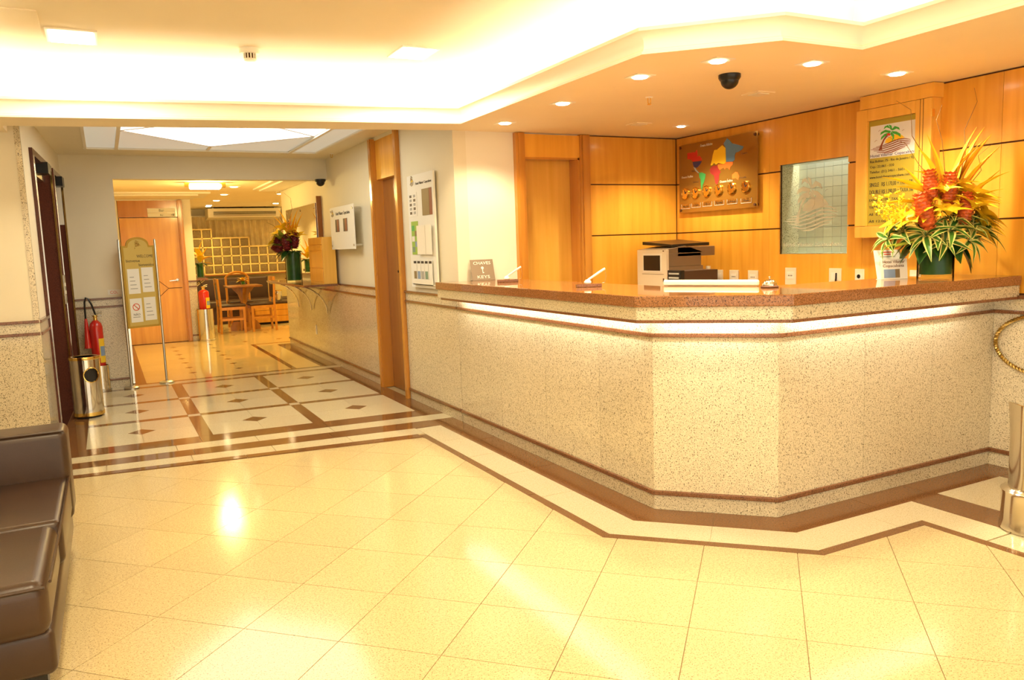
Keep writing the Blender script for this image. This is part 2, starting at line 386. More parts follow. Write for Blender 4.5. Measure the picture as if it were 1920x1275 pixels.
# lobby field of diagonal tiles
ss = .277; fld = [(-2.2, 5.8), (1.952, 5.245), *[tuple(opt(BP(5.345), i, .44)) for i in (1, 2, 3)], (3.295, -.7), (-2.2, -.7)]
fld[0] = (-2.2, ln(-2.2, 5.57, 5.245))
for i in range(-30, 30):
    for j in range(-30, 30):
        cx, cy = 1.727+ss+(i+j)*ss, 2.63+(i-j)*ss
        if not (-2.6 < cx < 3.7 and -1.1 < cy < 6.2): continue
        sq = [(cx-ss, cy), (cx, cy-ss), (cx+ss, cy), (cx, cy+ss)]
        p = clip(list(fld), sq)
        if p and area(p) > 3e-4: tile(p, 'gran_tile')
obj('tile_field', MB().box(-4.2, -2.2, -3, 6.35, -.005, 0).box(-2.2, 4.5, -3, -.7, -.005, 0), 'gran_tile', floor, kind='stuff')
# corner panel by the right wall
tile([(3.735, -.7), (3.76, -.7), (3.76, 2.53), (3.735, 2.53)], 'brown_floor', 'border_strip')
tile([(3.735, 2.53), (4.5, 2.53), (4.5, 2.712), (3.735, 2.712)], 'brown_floor', 'border_tile')
tile([(4.30, -.7), (4.5, -.7), (4.5, 2.53), (4.30, 2.53)], 'brown_floor', 'border_tile')
for a, b in ((2.2, 2.53), (1.3, 2.0), (.4, 1.1), (-.6, .2)): tile([(3.76, a), (4.30, a), (4.30, b), (3.76, b)], 'gran_light')
for a, b in ((2.0, 2.2), (1.1, 1.3), (.2, .4)): tile([(3.76, a), (4.30, a), (4.30, b), (3.76, b)], 'brown_floor', 'border_tile')
# hall panels
cols = [(-.23, .53), (.63, 1.38), (1.47, 2.23)]; rows = [(0, .31), (.345, .655), (.69, 1)]
hy = lambda x, v: ln(x, 6.37, 6.18)+v*(9.02-ln(x, 6.37, 6.18)) if x > -.45 else 0
hy = lambda x, v: (6.37-.0736*(x+.28))*(1-v)+9.02*v
def hq(x0, x1, v0, v1): return [(x0, hy(x0, v0)), (x1, hy(x1, v0)), (x1, hy(x1, v1)), (x0, hy(x0, v1))]
for x0, x1 in cols:
    for v0, v1 in rows:
        xm, vm = (x0+x1)/2, (v0+v1)/2
        for a, b in ((x0, xm), (xm, x1)):
            for c, d in ((v0, vm), (vm, v1)): tile(hq(a, b, c, d), 'gran_light', gap=.001)
        ym = hy(xm, vm); tile([(xm-.10, ym), (xm, ym-.105), (xm+.10, ym), (xm, ym+.105)], 'brown_floor', 'diamond_inlay', .0008)
    for v0, v1 in ((.31, .345), (.655, .69)): tile(hq(x0, x1, v0, v1), 'brown_floor', 'border_strip')
for x0, x1 in ((.53, .63), (1.38, 1.47)):
    for v0, v1 in rows: tile(hq(x0, x1, v0, v1), 'brown_floor', 'border_strip')
    for v0, v1 in ((.31, .345), (.655, .69)): tile(hq(x0, x1, v0, v1), 'gran_light', 'tile_accent')
for v0, v1 in ((0, .33), (.33, .66), (.66, 1)):
    tile(hq(2.23, 2.39, v0, v1), 'brown_floor', 'border_tile'); tile(hq(-.46, -.23, v0, v1), 'brown_floor', 'border_tile')
for x0, x1 in ((-.46, .5), (.5, 1.4), (1.4, 2.39)):
    tile([(x0, 9.02), (x1, 9.02), (x1, 9.12), (x0, 9.12)], 'brown_floor', 'border_strip')
    tile([(x0, 9.12), (x1, 9.12), (x1, 9.28), (x0, 9.28)], 'gran_light', 'border_tile')
    tile([(x0, 9.28), (x1, 9.28), (x1, 9.36), (x0, 9.36)], 'brown_floor', 'border_strip')
# bar floor
for a, b in ((9.36, 10.2), (10.2, 11.1), (11.1, 12.0)):
    tile([(2.2, a), (2.39, a), (2.39, b), (2.2, b)], 'brown_floor', 'border_tile')
    tile([(1.92, a), (2.2, a), (2.2, b), (1.92, b)], 'gran_bar', 'border_tile')
    tile([(1.86, a), (1.92, a), (1.92, b), (1.86, b)], 'brown_floor', 'border_strip')
tile([(1.86, 12.0), (1.92, 12.0), (1.92, 12.3), (1.86, 12.3)], 'brown_floor', 'border_strip')
tile([(1.92, 12.0), (3.6, 12.0), (3.6, 12.24), (1.92, 12.24)], 'gran_bar', 'border_tile')
tile([(1.92, 12.24), (3.6, 12.24), (3.6, 12.3), (1.92, 12.3)], 'brown_floor', 'border_strip')
tile([(.16, 9.36), (.30, 9.36), (.30, 13.5), (.16, 13.5)], 'brown_floor', 'border_strip')
tile([(.16, 13.5), (1.2, 13.5), (1.2, 13.6), (.16, 13.6)], 'brown_floor', 'border_strip')
tile([(1.2, 13.5), (1.26, 13.5), (1.26, 17.3), (1.2, 17.3)], 'brown_floor', 'border_strip')
bx = [.30, .82, 1.34, 1.86]; by = [9.36+.49*i for i in range(7)]
dia = []
def grid(xs, ys):
    for a, b in zip(xs, xs[1:]):
        for c, d in zip(ys, ys[1:]): tile([(a, c), (b, c), (b, d), (a, d)], 'gran_bar', gap=.001)
    for x in xs[1:-1]:
        for y in ys[1:-1]: dia.append((x, y))
grid(bx, by)
y2 = [12.3+.5*i for i in range(3)]; grid([.30, .82, 1.34, 1.86, 2.38, 2.9, 3.6], y2); dia += [(x, 12.3) for x in (.82, 1.34)]
y3 = [13.3]+[13.5+.5*i for i in range(1, 8)]+[17.3]; grid([1.26, 1.86, 2.38, 2.9, 3.6], y3)
tile([(.30, 13.3), (1.26, 13.3), (1.26, 13.5), (.30, 13.5)], 'gran_bar')
for x, y in dia: tile([(x-.05, y), (x, y-.05), (x+.05, y), (x, y+.05)], 'brown_floor', 'diamond_inlay', .0008)

# ---- dado: granite base, moulding, slabs, two rails (children of the wall they clad)
def dado(wall, fr, cuts, dz=0, t=.012, rail=.026, zt=(.885, .905, .97, .99)):
    z1, z2, z3, z4 = [z+dz for z in zt]; g = .0012
    for a, b in zip(cuts, cuts[1:]):
        m = MB(); fbox(m, fr, a+g, b-g, 0, .078, 0, t); obj('base_slab', m, 'gran', wall)
        m = MB(); fbox(m, fr, a+g, b-g, .10, z1, 0, t); obj('granite_slab', m, 'gran', wall)
        m = MB(); fbox(m, fr, a+g, b-g, z2, z3, 0, t); obj('frieze_slab', m, 'gran', wall)
    a, b = cuts[0], cuts[-1]
    for za, zb in ((.078, .10), (z1, z2), (z3, z4)):
        m = MB(); fbox(m, fr, a, b, za, zb, 0, rail); obj('rail', m, 'brown', wall, bevel=.004)

# ---- hall right wall
wr = struct('wall_right_hall', MB().box(XR+.012, 2.51, YW, 6.745, 0, ZH).box(XR+.012, 2.51, 7.52, 12.0, 0, ZH).box(XR+.012, 2.51, 6.745, 7.52, 2.40, ZH), 'wall_hall')
FRH = FR((XR+.012, 0, 0), (0, -1, 0), (0, 0, 1))      # a = -Y
dado(wr, FRH, [-6.74, -5.565]); dado(wr, FRH, [-12.0, -10.75, -9.6, -8.55, -7.525])
# ---- back wall behind the counter
wb = struct('wall_back', MB().box(2.51, 2.99, YW, 5.70, 0, 2.25).box(3.50, 4.64, YW, 5.70, 0, 2.25).box(2.99, 3.50, YW, 5.70, 2.045, 2.25), 'wall')
zr = [(.02, 1.410), (1.420, 1.829), (1.839, 2.222)]
obj('groove_backing', MB().box(3.60, 4.515, YW-.008, YW, 0, 2.231), 'groove', wb)
for z0, z1 in zr: obj('wood_panel', MB().box(3.60, 4.50, YW-.020, YW-.008, z0, z1), 'wood', wb)
# ---- right wall (wood above, granite dado in front of the counter end)
HY0, HY1, HZ0, HZ1 = 3.74, 4.35, 1.225, 1.88
wrt = struct('wall_right', MB().box(XW, 4.64, -2.6, HY0, 0, 2.25).box(XW, 4.64, HY1, YW, 0, 2.25).box(XW, 4.64, HY0, HY1, 0, HZ0).box(XW, 4.64, HY0, HY1, HZ1, 2.25), 'groove')
def rsub(y0, y1, z0, z1):
    out = []; hy0, hy1 = max(y0, HY0), min(y1, HY1); hz0, hz1 = max(z0, HZ0), min(z1, HZ1)
    if hy0 >= hy1 or hz0 >= hz1: return [(y0, y1, z0, z1)]
    if y0 < hy0: out.append((y0, hy0, z0, z1))
    if hy1 < y1: out.append((hy1, y1, z0, z1))
    if z0 < hz0: out.append((hy0, hy1, z0, hz0))
    if hz1 < z1: out.append((hy0, hy1, hz1, z1))
    return out
for z0, z1 in zr:
    for y0, y1 in ((4.45, YW-.022), (3.62, 4.448), (2.72, 3.618), (1.6, 2.718), (.4, 1.598)):
        zz = max(z0, 1.0) if y1 < 2.72 else z0
        m = MB()
        for r in rsub(y0, y1, zz, z1): m.box(XW-.012, XW, *r)
        obj('wood_panel', m, 'wood', wrt)
FRR = FR((XW-.02, 0, 0), (0, -1, 0), (0, 0, 1))
obj('dado_backing', MB().box(XW-.02, XW, -2.6, 2.76, 0, .99), 'gran', wrt)
dado(wrt, FRR, [-2.712, -1.75, -.8, .2, 1.2, 2.5])
# ---- window niche in the right wall
NB = 4.71
nic = struct('window_1', MB().box(NB+.01, NB+.05, 3.5, 4.5, 1.1, 2.2).box(4.64, NB+.05, 3.5, 3.56, 1.1, 2.2).box(4.64, NB+.05, 3.5, 4.5, 1.06, 1.1).box(4.64, NB+.05, 3.5, 4.5, 2.2, 2.22), 'tile_w')
obj('granite_reveal', MB().box(4.535, NB, HY1-.006, HY1+.10, HZ0-.02, HZ1+.02), 'gran', nic)
obj('reveal_lining', MB().box(4.535, 4.645, HY0, HY0+.006, HZ0, HZ1).box(4.535, 4.645, HY0, HY1, HZ1-.006, HZ1), 'tile_w', nic)
obj('sill', MB().box(4.535, NB, 3.56, HY1, HZ0-.02, HZ0+.004), 'tile_w', nic)
obj('tile_grout', MB().box(NB, NB+.01, 3.56, HY1, 1.1, 2.2), 'paper_g', nic)
for i in range(11):
    for k in range(10):
        y1 = HY1-.006-i*.078; z0 = 1.20+k*.072
        if y1 > 3.63: obj('wall_tile', MB().box(NB-.005, NB, y1-.0755, y1, z0, z0+.0695), 'tile_w', nic)
obj('window_pane', MB().box(XW+.004, XW+.010, HY0, HY1, HZ0, HZ1), 'pane', nic)
FRW = FR((XW+.004, HY1, HZ0), (0, -1, 0), (0, 0, 1))
# ---- lobby left wall facing the room
wf = struct('wall_front_left', MB().box(-4.2, -.445, 6.362, 6.50, 0, ZH), 'wall')
FRF = FR((0, 6.362, 0), (1, 0, 0), (0, 0, 1))
dado(wf, FRF, [-4.2, -3.2, -2.2, -1.35, -.434], -.03)
struct('wall_left', MB().box(-4.3, -4.2, -2.6, 6.5, 0, 2.25), 'wall')
# ---- elevator wall (slightly skewed): local u = towards hall, v = along the hall
sk = math.atan2(.12, 2.95)
EM = Matrix.Translation((-.43, 6.35, 0)) @ Matrix.Rotation(-sk, 4, 'Z')
def ebox(mb, u0, u1, v0, v1, z0, z1, mi=0):
    k = len(mb.v); mb.box(u0, u1, v0, v1, z0, z1, mi)
    for i in range(k, len(mb.v)): mb.v[i] = tuple(EM @ Vector(mb.v[i]))
    return mb
e = MB()
for v0, v1, z0, z1 in ((.0, .55, 0, ZH), (1.84, 2.02, 0, ZH), (2.86, 3.1, 0, ZH), (.55, 1.84, 2.17, ZH), (2.02, 2.86, 2.17, ZH)): ebox(e, -.35, -.012, v0, v1, z0, z1)
we = struct('wall_left_hall', e, 'wall_hall')
FRE = FR(EM @ Vector((-.012, 0, 0)), EM.to_3x3() @ Vector((0, 1, 0)), (0, 0, 1)); FRE.n = EM.to_3x3() @ Vector((1, 0, 0))
m = MB(); fbox(m, FRE, 0.0, .50, .10, .855, 0, .012); obj('granite_slab', m, 'gran', we)
m = MB(); fbox(m, FRE, 0.0, .50, .875, .94, 0, .012); obj('frieze_slab', m, 'gran', we)
for za, zb in ((.078, .10), (.855, .875), (.94, .96)):
    m = MB(); fbox(m, FRE, 0.0, .50, za, zb, 0, .024); obj('rail', m, 'brown', we)
obj('granite_corner', ebox(MB(), -.035, .0, -.006, .02, 0, 2.43), 'gran', we)
# ---- end wall of the hall with the wide opening to the bar
wh = struct('wall_hall_end', MB().box(-.55, .155, 9.30, 9.45, 0, ZH).box(.155, XR+.02, 9.30, 9.45, 2.19, ZH), 'wall_hall')
FRX = FR((0, 9.30, 0), (1, 0, 0), (0, 0, 1)); dado(wh, FRX, [-.32, .155], -.03)
obj('corner_guard', MB().box(.150, .190, 9.285, 9.30, .0, .62).box(.155, .170, 9.285, 9.42, 0, .62), 'steel', wh)
# ---- bar walls
struct('wall_bar_left', MB().box(.03, .155, 9.45, 13.72, 0, 2.32), 'wall')
bw = struct('wall_bar_door', MB().box(.155, .25, 13.6, 13.72, 0, 2.32).box(1.16, 1.20, 13.6, 13.72, 0, 2.32).box(.25, 1.16, 13.6, 13.72, 2.24, 2.32).box(1.20, 1.30, 13.6, 13.82, 0, 2.32).box(.03, 1.3, 13.72, 13.76, 0, 2.36), 'wall')
dado(bw, FR((0, 13.6, 0), (1, 0, 0), (0, 0, 1)), [1.175, 1.30], -.02)
struct('wall_bar_side', MB().box(1.08, 1.2, 13.82, 17.4, 0, 2.32), 'wall')
bb = struct('wall_bar_back', MB().box(1.08, 3.8, 17.40, 17.5, 0, 2.32), 'wall')
obj('dado_panel', MB().box(1.2, 3.7, 17.06, 17.10, 0, .94), 'gran_bar', bb); obj('rail', MB().box(1.2, 3.7, 17.04, 17.4, .94, .965), 'wood_d', bb)
struct('wall_bar_right', MB().box(3.68, 3.8, 12.0, 17.4, 0, 2.32).box(2.51, 3.8, 11.88, 12.0, 0, 2.32), 'wall')
# ---- ceilings
CO = [(-.9, 5.725), (2.334, 5.221), (2.325, 3.086), (2.77, 2.665), (3.293, 2.665), (3.27, -2.6), (-.9, -2.6)]
so = MB().prism([(-4.2, 6.42), (-.5, 6.42), (-.5, 6.053), (2.404, YW), (2.334, 5.221), (-.9, 5.725), (-4.2, 5.725)], ZC, 2.25)
so.prism([(-4.2, 5.725), (-.9, 5.725), (-.9, -2.6), (-4.2, -2.6)], ZC, 2.25)
so.prism([(2.404, YW), (2.51, 5.68), (4.6, 5.68), (4.6, -2.6), (3.27, -2.6), (3.293, 2.665), (2.77, 2.665), (2.325, 3.086), (2.334, 5.221)], ZC, 2.25)
so.prism([(-.5, 6.053), (2.404, YW), (2.404, YW-.03), (-.5, 6.023)], 2.25, 2.5).box(-.53, -.5, 6.02, 6.42, 2.25, 2.5)
struct('ceiling_soffit', so, 'soffit')
up = [tuple(opt(CO, i, -.10, True)) for i in range(len(CO))]
struct('ceiling', MB().prism(up, 2.60, 2.64), 'ceil')
cw = struct('trim_1', sweep(MB(), CO, [(-.095, 2.6005), (-.17, 2.597), (-.24, 2.575), (-.295, 2.53), (-.33, 2.46), (-.345, 2.38), (-.345, 2.25)], True), 'ceil', smooth=True)
cor = struct('trim_2', sweep(MB(), CO, [(0, 2.232), (.012, 2.226), (.014, 2.238), (.002, 2.242), (-.006, 2.262), (-.004, 2.285), (.008, 2.308), (.028, 2.324), (.036, 2.327), (.036, 2.343), (.022, 2.343), (-.02, 2.31), (-.035, 2.25)], True), 'white', smooth=True)
for i in range(len(CO)):
    a, b = opt(CO, i, -.13, True), opt(CO, (i+1) % len(CO), -.13, True)
    obj('light_tube', MB().tube([(*a, 2.277), (*b, 2.277)], .013), 'e_tube', cor)
hl0 = lambda x: 6.058-.1722*(x+.5)          # hall side of the soffit edge
ch = MB().prism([(-.6, hl0(-.6)), (2.5, hl0(2.5)), (2.5, 9.45), (-.6, 9.45)], ZH+.02, ZH+.06)
for x0, x1, y1 in ((-.6, -.07, 9.45), (2.15, 2.5, 9.45), (-.07, 2.15, 6.28)): ch.prism([(x0, hl0(x0)), (x1, hl0(x1)), (x1, y1), (x0, y1)], ZH, ZH+.02)
struct('ceiling_hall', ch.box(-.07, 2.15, 8.72, 9.45, ZH, ZH+.02), 'wall_hall')
struct('ceiling_bar', MB().box(.03, 3.8, 9.45, 17.5, 2.30, 2.36), 'soffit')
struct('trim_3', MB().box(.155, 1.34, 12.75, 13.6, 2.255, 2.30).box(.155, 1.50, 12.6, 13.6, 2.275, 2.30), 'white')
struct('trim_4', MB().box(2.10, 2.392, 9.45, 12.0, 2.26, 2.30).box(2.02, 2.392, 9.45, 12.05, 2.28, 2.30).box(2.392, 3.68, 12.0, 12.3, 2.26, 2.30), 'white')

# ================================================================ RECEPTION COUNTER
ct = thing('reception_counter', 'long angled reception counter clad in speckled beige granite with lit frieze', 'counter', (XR, 3.134, 0))
cuts = [[.29, .55, .80], [], [.36, .68]]
for i in range(3):
    ts = [0]+cuts[i]+[1]
    for a, b in zip(ts, ts[1:]):
        a2, b2 = a+(.0008 if a else 0), b-(.0008 if b < 1 else 0)
        obj('base_slab', segp(MB(), CP, i, a2, b2, -.03, 0, 0, .078), 'gran', ct)
        obj('granite_slab', segp(MB(), CP, i, a2, b2, -.03, 0, .10, .885), 'gran', ct)
        obj('frieze_slab', segp(MB(), CP, i, a2, b2, -.03, 0, .905, 1.04), 'gran', ct)
        obj('fascia_slab', segp(MB(), CP, i, a2, b2, .115, .135, .984, 1.046), 'gran', ct)
    obj('base_rail', segp(MB(), CP, i, 0, 1, -.03, .014, .078, .10), 'brown', ct, bevel=.004)
    obj('lower_rail', segp(MB(), CP, i, 0, 1, -.03, .014, .885, .905), 'brown', ct, bevel=.004)
    obj('upper_rail', segp(MB(), CP, i, 0, 1, .10, .142, .969, .984), 'brown', ct, bevel=.003)
    p = [Vector(CP[i]), Vector(CP[i+1])]; n = nrm(*CP[i:i+2]); d = (p[1]-p[0]).normalized()
    ta, tb = (.12 if i == 0 else .03), (.10 if i == 2 else .03)
    if i == 2: tb = .35
    q0, q1 = p[0]+n*.075+d*ta, p[1]+n*.075-d*tb
    obj('light_strip', MB().tube([(*q0, 1.005), (*q1, 1.005)], .011), 'e_strip', ct)
obj('end_slab', MB().box(XR-.135, XR+.02, YW+.055, YW+.075, .984, 1.046), 'gran', ct)
obj('fascia_slab', MB().box(XR-.135, XR-.115, YW, YW+.055, .984, 1.046), 'gran', ct)
top = [(XR-.147, 5.637), tuple(opt(CP, 1, .147)), tuple(opt(CP, 2, .147)), (4.487, 2.565), (4.487, 3.05), (3.10, 3.10), (2.84, 3.60), (2.84, YW-.022), (XR, YW-.022), (XR, 5.637)]
o = obj('counter_top', MB().prism(top, 1.046, 1.10), 'brown_top', bevel=.006)
tag(o, 'polished red brown granite top running along the angled reception counter', 'counter top')
# inner desk
dk = thing('back_desk', 'low wooden desk against the wood panelling behind the counter', 'desk', (4.2, 4.2, 0))
obj('desk_top', MB().box(3.75, 4.505, 3.3, 5.50, .74, .775), 'wood_d', dk)
for y in (3.32, 4.4, 5.44): obj('side_panel', MB().box(3.8, 4.50, y, y+.025, 0, .74), 'wood_d', dk)

# ================================================================ DOORS
d1 = struct('door_1', MB().box(3.0, 3.50, 5.655, 5.69, 0, 2.045), 'wood_l')
for x0, x1 in ((2.915, 2.995), (3.505, 3.598)):
    obj('door_frame', MB().box(x0, x1, YW-.045, YW, 0, 2.228).box(x0+.02, x1-.02, YW-.055, YW-.045, 0, 2.228), 'wood_f', d1)
obj('door_lining', MB().box(3.488, 3.505, YW-.03, 5.655, 0, 2.045).box(2.99, 3.0, YW-.03, 5.655, 0, 2.045).box(2.995, 3.505, YW-.03, 5.655, 2.03, 2.045), 'wood_f', d1)
obj('transom_panel', MB().box(2.995, 3.505, YW-.03, YW-.002, 2.045, 2.222), 'wood', d1)
d2 = struct('door_2', MB().box(2.472, 2.505, 6.80, 7.46, 0, 2.03), 'wood_d')
obj('door_frame', MB().box(XR-.025, 2.505, 6.745, 6.81, 0, 2.415).box(XR-.032, XR-.012, 6.735, 6.79, 0, 2.415), 'wood_f', d2)
obj('door_frame', MB().box(XR-.025, 2.505, 7.45, 7.52, 0, 2.415).box(XR-.032, XR-.012, 7.47, 7.53, 0, 2.415), 'wood_f', d2)
obj('transom_panel', MB().box(XR+.02, 2.48, 6.81, 7.45, 2.03, 2.41), 'wood', d2)
for z in (.36, 1.05, 1.74): obj('hinge', MB().box(2.45, 2.472, 6.808, 6.822, z, z+.11).lathe([(.006, 0), (.006, .11)], 8, (2.458, 6.818, z)), 'brushed', d2)
obj('peephole', MB().rings([[(2.470-k*.004, 7.13+r*math.cos(a*.628), 1.15+r*math.sin(a*.628)) for a in range(10)] for k, r in ((0, .012), (1, .010))]), 'dark', d2)
d3 = struct('door_3', MB().box(.262, 1.10, 13.61, 13.65, .005, 1.975), 'wood')
obj('door_frame', MB().box(1.10, 1.175, 13.56, 13.65, 0, 2.245).box(1.115, 1.16, 13.55, 13.56, 0, 2.245), 'wood_f', d3, bevel=.006)
obj('transom_panel', MB().box(.255, 1.10, 13.60, 13.65, 1.985, 2.24), 'wood_f', d3)
FRD = FR((0, 13.61, 0), (1, 0, 0), (0, 0, 1))
m = MB()
for pts in ([(.70, 1.03), (.88, .865), (.70, .70)], [(.88, .865), (1.08, .865)]): fribbon(m, FRD, pts, .010, 0, .002)
obj('inlay', m, 'groove', d3)
h = obj('door_handle', MB().lathe([(.025, 0), (.025, .012), (.012, .014)], 14, (0, 0, 0)), 'steel', d3); h.location = (1.02, 13.61, .99); h.rotation_euler = (math.pi/2, 0, 0)
obj('lever', MB().tube([(1.02, 13.60, .99), (1.02, 13.56, .99), (.90, 13.56, .98)], .009), 'steel', d3)

# bar direction sign on the transom
sg = thing('direction_sign', 'white Bar direction sign with arrow above the wooden bar door', 'sign', (.86, 13.598, 1.985))
fs = FR((.67, 13.598, 1.985), (1, 0, 0), (0, 0, 1))
m = MB(); fbox(m, fs, 0, .40, .0, .062, .0, .008); fbox(m, fs, 0, .40, .066, .135, 0, .008); obj('plate', m, 'paper', sg)
text('lettering', 'Bar', fs, .20, .082, .055, 'ink', sg, align='CENTER', h=.0085)
text('lettering', 'Bar', fs, .20, .018, .035, 'ink', sg, align='CENTER', h=.0085)
m = MB(); fribbon(m, fs, [(.335, .03), (.38, .03)], .007, .008, .010); fribbon(m, fs, [(.363, .046), (.382, .03), (.363, .014)], .007, .008, .010); obj('arrow', m, 'ink', sg)

# ================================================================ CEILING FITTINGS
def downlight(x, y, z, label, group, em='e_down', s=.06, e=40, col=WARM, name='downlight'):
    t = thing(name, label, 'ceiling light', (x, y, z), 0, group)
    obj('trim_plate', MB().box(x-s, x+s, y-s, y+s, z-.004, z), 'white', t)
    obj('lens', MB().lathe([(s*.72, -.0045), (s*.62, -.010), (s*.2, -.012)], 20, (x, y, z)), em, t)
    lamp('bulb', 'SPOT', (x, y, z-.03), e, col, t, .04, 130)
    return t
for x, y, lb in ((2.63, 5.121, 'small recessed downlight in the soffit above the key plaque'), (2.626, 4.317, 'small recessed downlight in the soffit midway between key plaque and sprinkler'), (2.619, 3.508, 'small recessed downlight in the soffit between sprinkler and cornice corner'), (2.77, 3.076, 'small recessed downlight in the soffit right beside the black dome camera'), (3.292, 2.961, 'small recessed downlight in the soffit beside the inner cornice notch'), (3.976, 2.987, 'small recessed downlight in the soffit above brochure holder and flowers')):
    downlight(x, y, ZC, lb, 'downlights along the counter', e=20 if y > 5 else 40)
downlight(4.056, 4.918, ZC, 'small recessed downlight in the soffit near the wood panelled corner', None, s=.045)
for x, y, lb in ((3.651, 4.912, 'flat square cover plate in the soffit near the wood panelled corner'), (3.643, 3.689, 'flat square cover plate in the soffit near the dome camera')):
    t = thing('ceiling_cover', lb, 'cover plate', (x, y, ZC), 0, 'square cover plates in the soffit')
    obj('plate', MB().box(x-.07, x+.07, y-.07, y+.07, ZC-.006, ZC), 'soffit', t); obj('inner_plate', MB().box(x-.045, x+.045, y-.045, y+.045, ZC-.010, ZC-.006), 'white', t)
def dome(x, y, z, label, s=1):
    t = thing('security_camera', label, 'camera', (x, y, z))
    obj('base', MB().lathe([(.062*s, 0), (.062*s, -.018*s), (.052*s, -.034*s)], 24, (x, y, z)), 'black', t, smooth=True)
    obj('dome', MB().lathe([(.050*s*math.cos(a), (-.034-.046*math.sin(a))*s) for a in [i*math.pi/16 for i in range(8)]]+[(.004, -.080*s)], 24, (x, y, z)), 'black', t, smooth=True)
dome(3.072, 3.321, ZC, 'black dome security camera on the soffit above the counter', .95)
dome(2.30, 9.20, 2.19, 'black dome security camera under the hall header', 1.0)
def sprinkler(x, y, z, label):
    t = thing('sprinkler', label, 'sprinkler', (x, y, z))
    obj('escutcheon', MB().lathe([(.024, 0), (.020, -.006)], 16, (x, y, z)), 'white', t)
    obj('frame', MB().tube([(x-.010, y, z-.006), (x-.010, y, z-.035), (x, y, z-.042), (x+.010, y, z-.035), (x+.010, y, z-.006)], .003, 6), 'gold', t)
    obj('deflector', MB().lathe([(.013, -.042), (.013, -.045)], 12, (x, y, z)), 'gold', t)
sprinkler(3.046, 3.991, ZC, 'small brass sprinkler head in the soffit by the dome camera')
sprinkler(2.33, 8.75, ZH, 'small sprinkler head in the hall ceiling corner')
# square lamps in the raised ceiling
for (x, y), lb in (((-.05, 5.12), 'square glowing ceiling lamp beside the ceiling hatch'), ((1.86, 4.86), 'square glowing ceiling lamp near the angled cornice')):
    t = thing('ceiling_lamp', lb, 'ceiling light', (x, y, 2.6))
    obj('frame', MB().box(x-.125, x+.125, y-.15, y+.15, 2.592, 2.6), 'white', t); obj('panel', MB().box(x-.105, x+.105, y-.13, y+.13, 2.588, 2.592), 'e_sq', t)
    lamp('bulb', 'AREA', (x, y, 2.575), 9, WARM, t, .2)
for x, y in ((-.05, 2.2), (1.86, 2.2), (-.05, .0), (1.86, .0), (.9, -1.6)):  # extra lamps added out of view to brighten the lobby
    t = thing('ceiling_lamp', 'added square ceiling lamp out of view, brightening the lobby', 'ceiling light', (x, y, 2.6), 0, 'added out-of-view lamps over the lobby')
    obj('frame', MB().box(x-.125, x+.125, y-.15, y+.15, 2.592, 2.6), 'white', t); obj('panel', MB().box(x-.105, x+.105, y-.13, y+.13, 2.588, 2.592), 'e_sq', t)
    lamp('bulb', 'AREA', (x, y, 2.575), 16, WARM, t, .2)
sd = thing('smoke_detector', 'round white smoke detector on the raised ceiling', 'smoke detector', (.895, 5.10, 2.6))
obj('base', MB().lathe([(.062, 0), (.062, -.022), (.056, -.030)], 24, (.895, 5.10, 2.6)), 'white', sd, smooth=True)
obj('chamber', MB().lathe([(.030, -.030), (.030, -.062)], 20, (.895, 5.10, 2.6)), 'groove', sd)
for k in range(12):
    a = k*math.pi/6; obj('vent_rib', MB().tube([(.895+.034*math.cos(a), 5.10+.034*math.sin(a), 2.57), (.895+.034*math.cos(a), 5.10+.034*math.sin(a), 2.54)], .004, 5), 'white', sd)
obj('cap', MB().lathe([(.036, -.060), (.034, -.070), (.02, -.074)], 20, (.895, 5.10, 2.6)), 'white', sd, smooth=True)
ha = obj('ceiling_hatch', MB().box(-.62, -.19, 4.66, 5.17, 2.592, 2.6), 'ceil'); tag(ha, 'flush painted access hatch in the raised ceiling', 'hatch')
# hall luminous ceiling
hl = thing('luminous_ceiling', 'glowing hall ceiling of frosted glass with a diamond between white bars', 'ceiling light', (1.03, 7.5, ZH))
z0, z1 = ZH+.004, ZH+.012
DL, DB, DR, DT = (.215, 7.5), (1.035, 8.40), (1.845, 7.5), (1.035, 6.60); far, near = 8.70, 6.30
obj('diamond_pane', MB().prism([DL, DB, DR, DT], z0, z1), 'e_hall', hl)
for pts in ([(.215, near), (1.035, near), DT, DL], [(1.035, near), (1.845, near), DR, DT]): obj('lit_pane', MB().prism(pts, z0, z1), 'e_hall', hl)
for pts in ([DL, DB, (1.035, far), (.215, far)], [DB, DR, (1.845, far), (1.035, far)], [(-.06, near), (.19, near), (.19, far), (-.06, far)], [(1.87, near), (2.14, near), (2.14, far), (1.87, far)]):
    obj('frosted_pane', MB().prism(pts, z0, z1), 'frost2', hl)
def bar(a, b, wd=.012, z=ZH-.004): 
    fr = FR((0, 0, z), (1, 0, 0), (0, 1, 0)); m = MB(); fribbon(m, fr, [a, b], wd, 0, .014); obj('bar', m, 'white' if wd > .01 else 'taupe', hl)
for a, b in ((DL, DB), (DB, DR), (DR, DT), (DT, DL)): bar(a, b, .008)
for x in (.20, 1.858): bar((x, near), (x, far), .03, ZH-.018)
for x in (-.065, 2.145): bar((x, near), (x, far), .025, ZH-.012)
bar((-.08, far), (2.16, far), .03, ZH-.014); bar((1.035, 8.40), (1.035, far), .03)
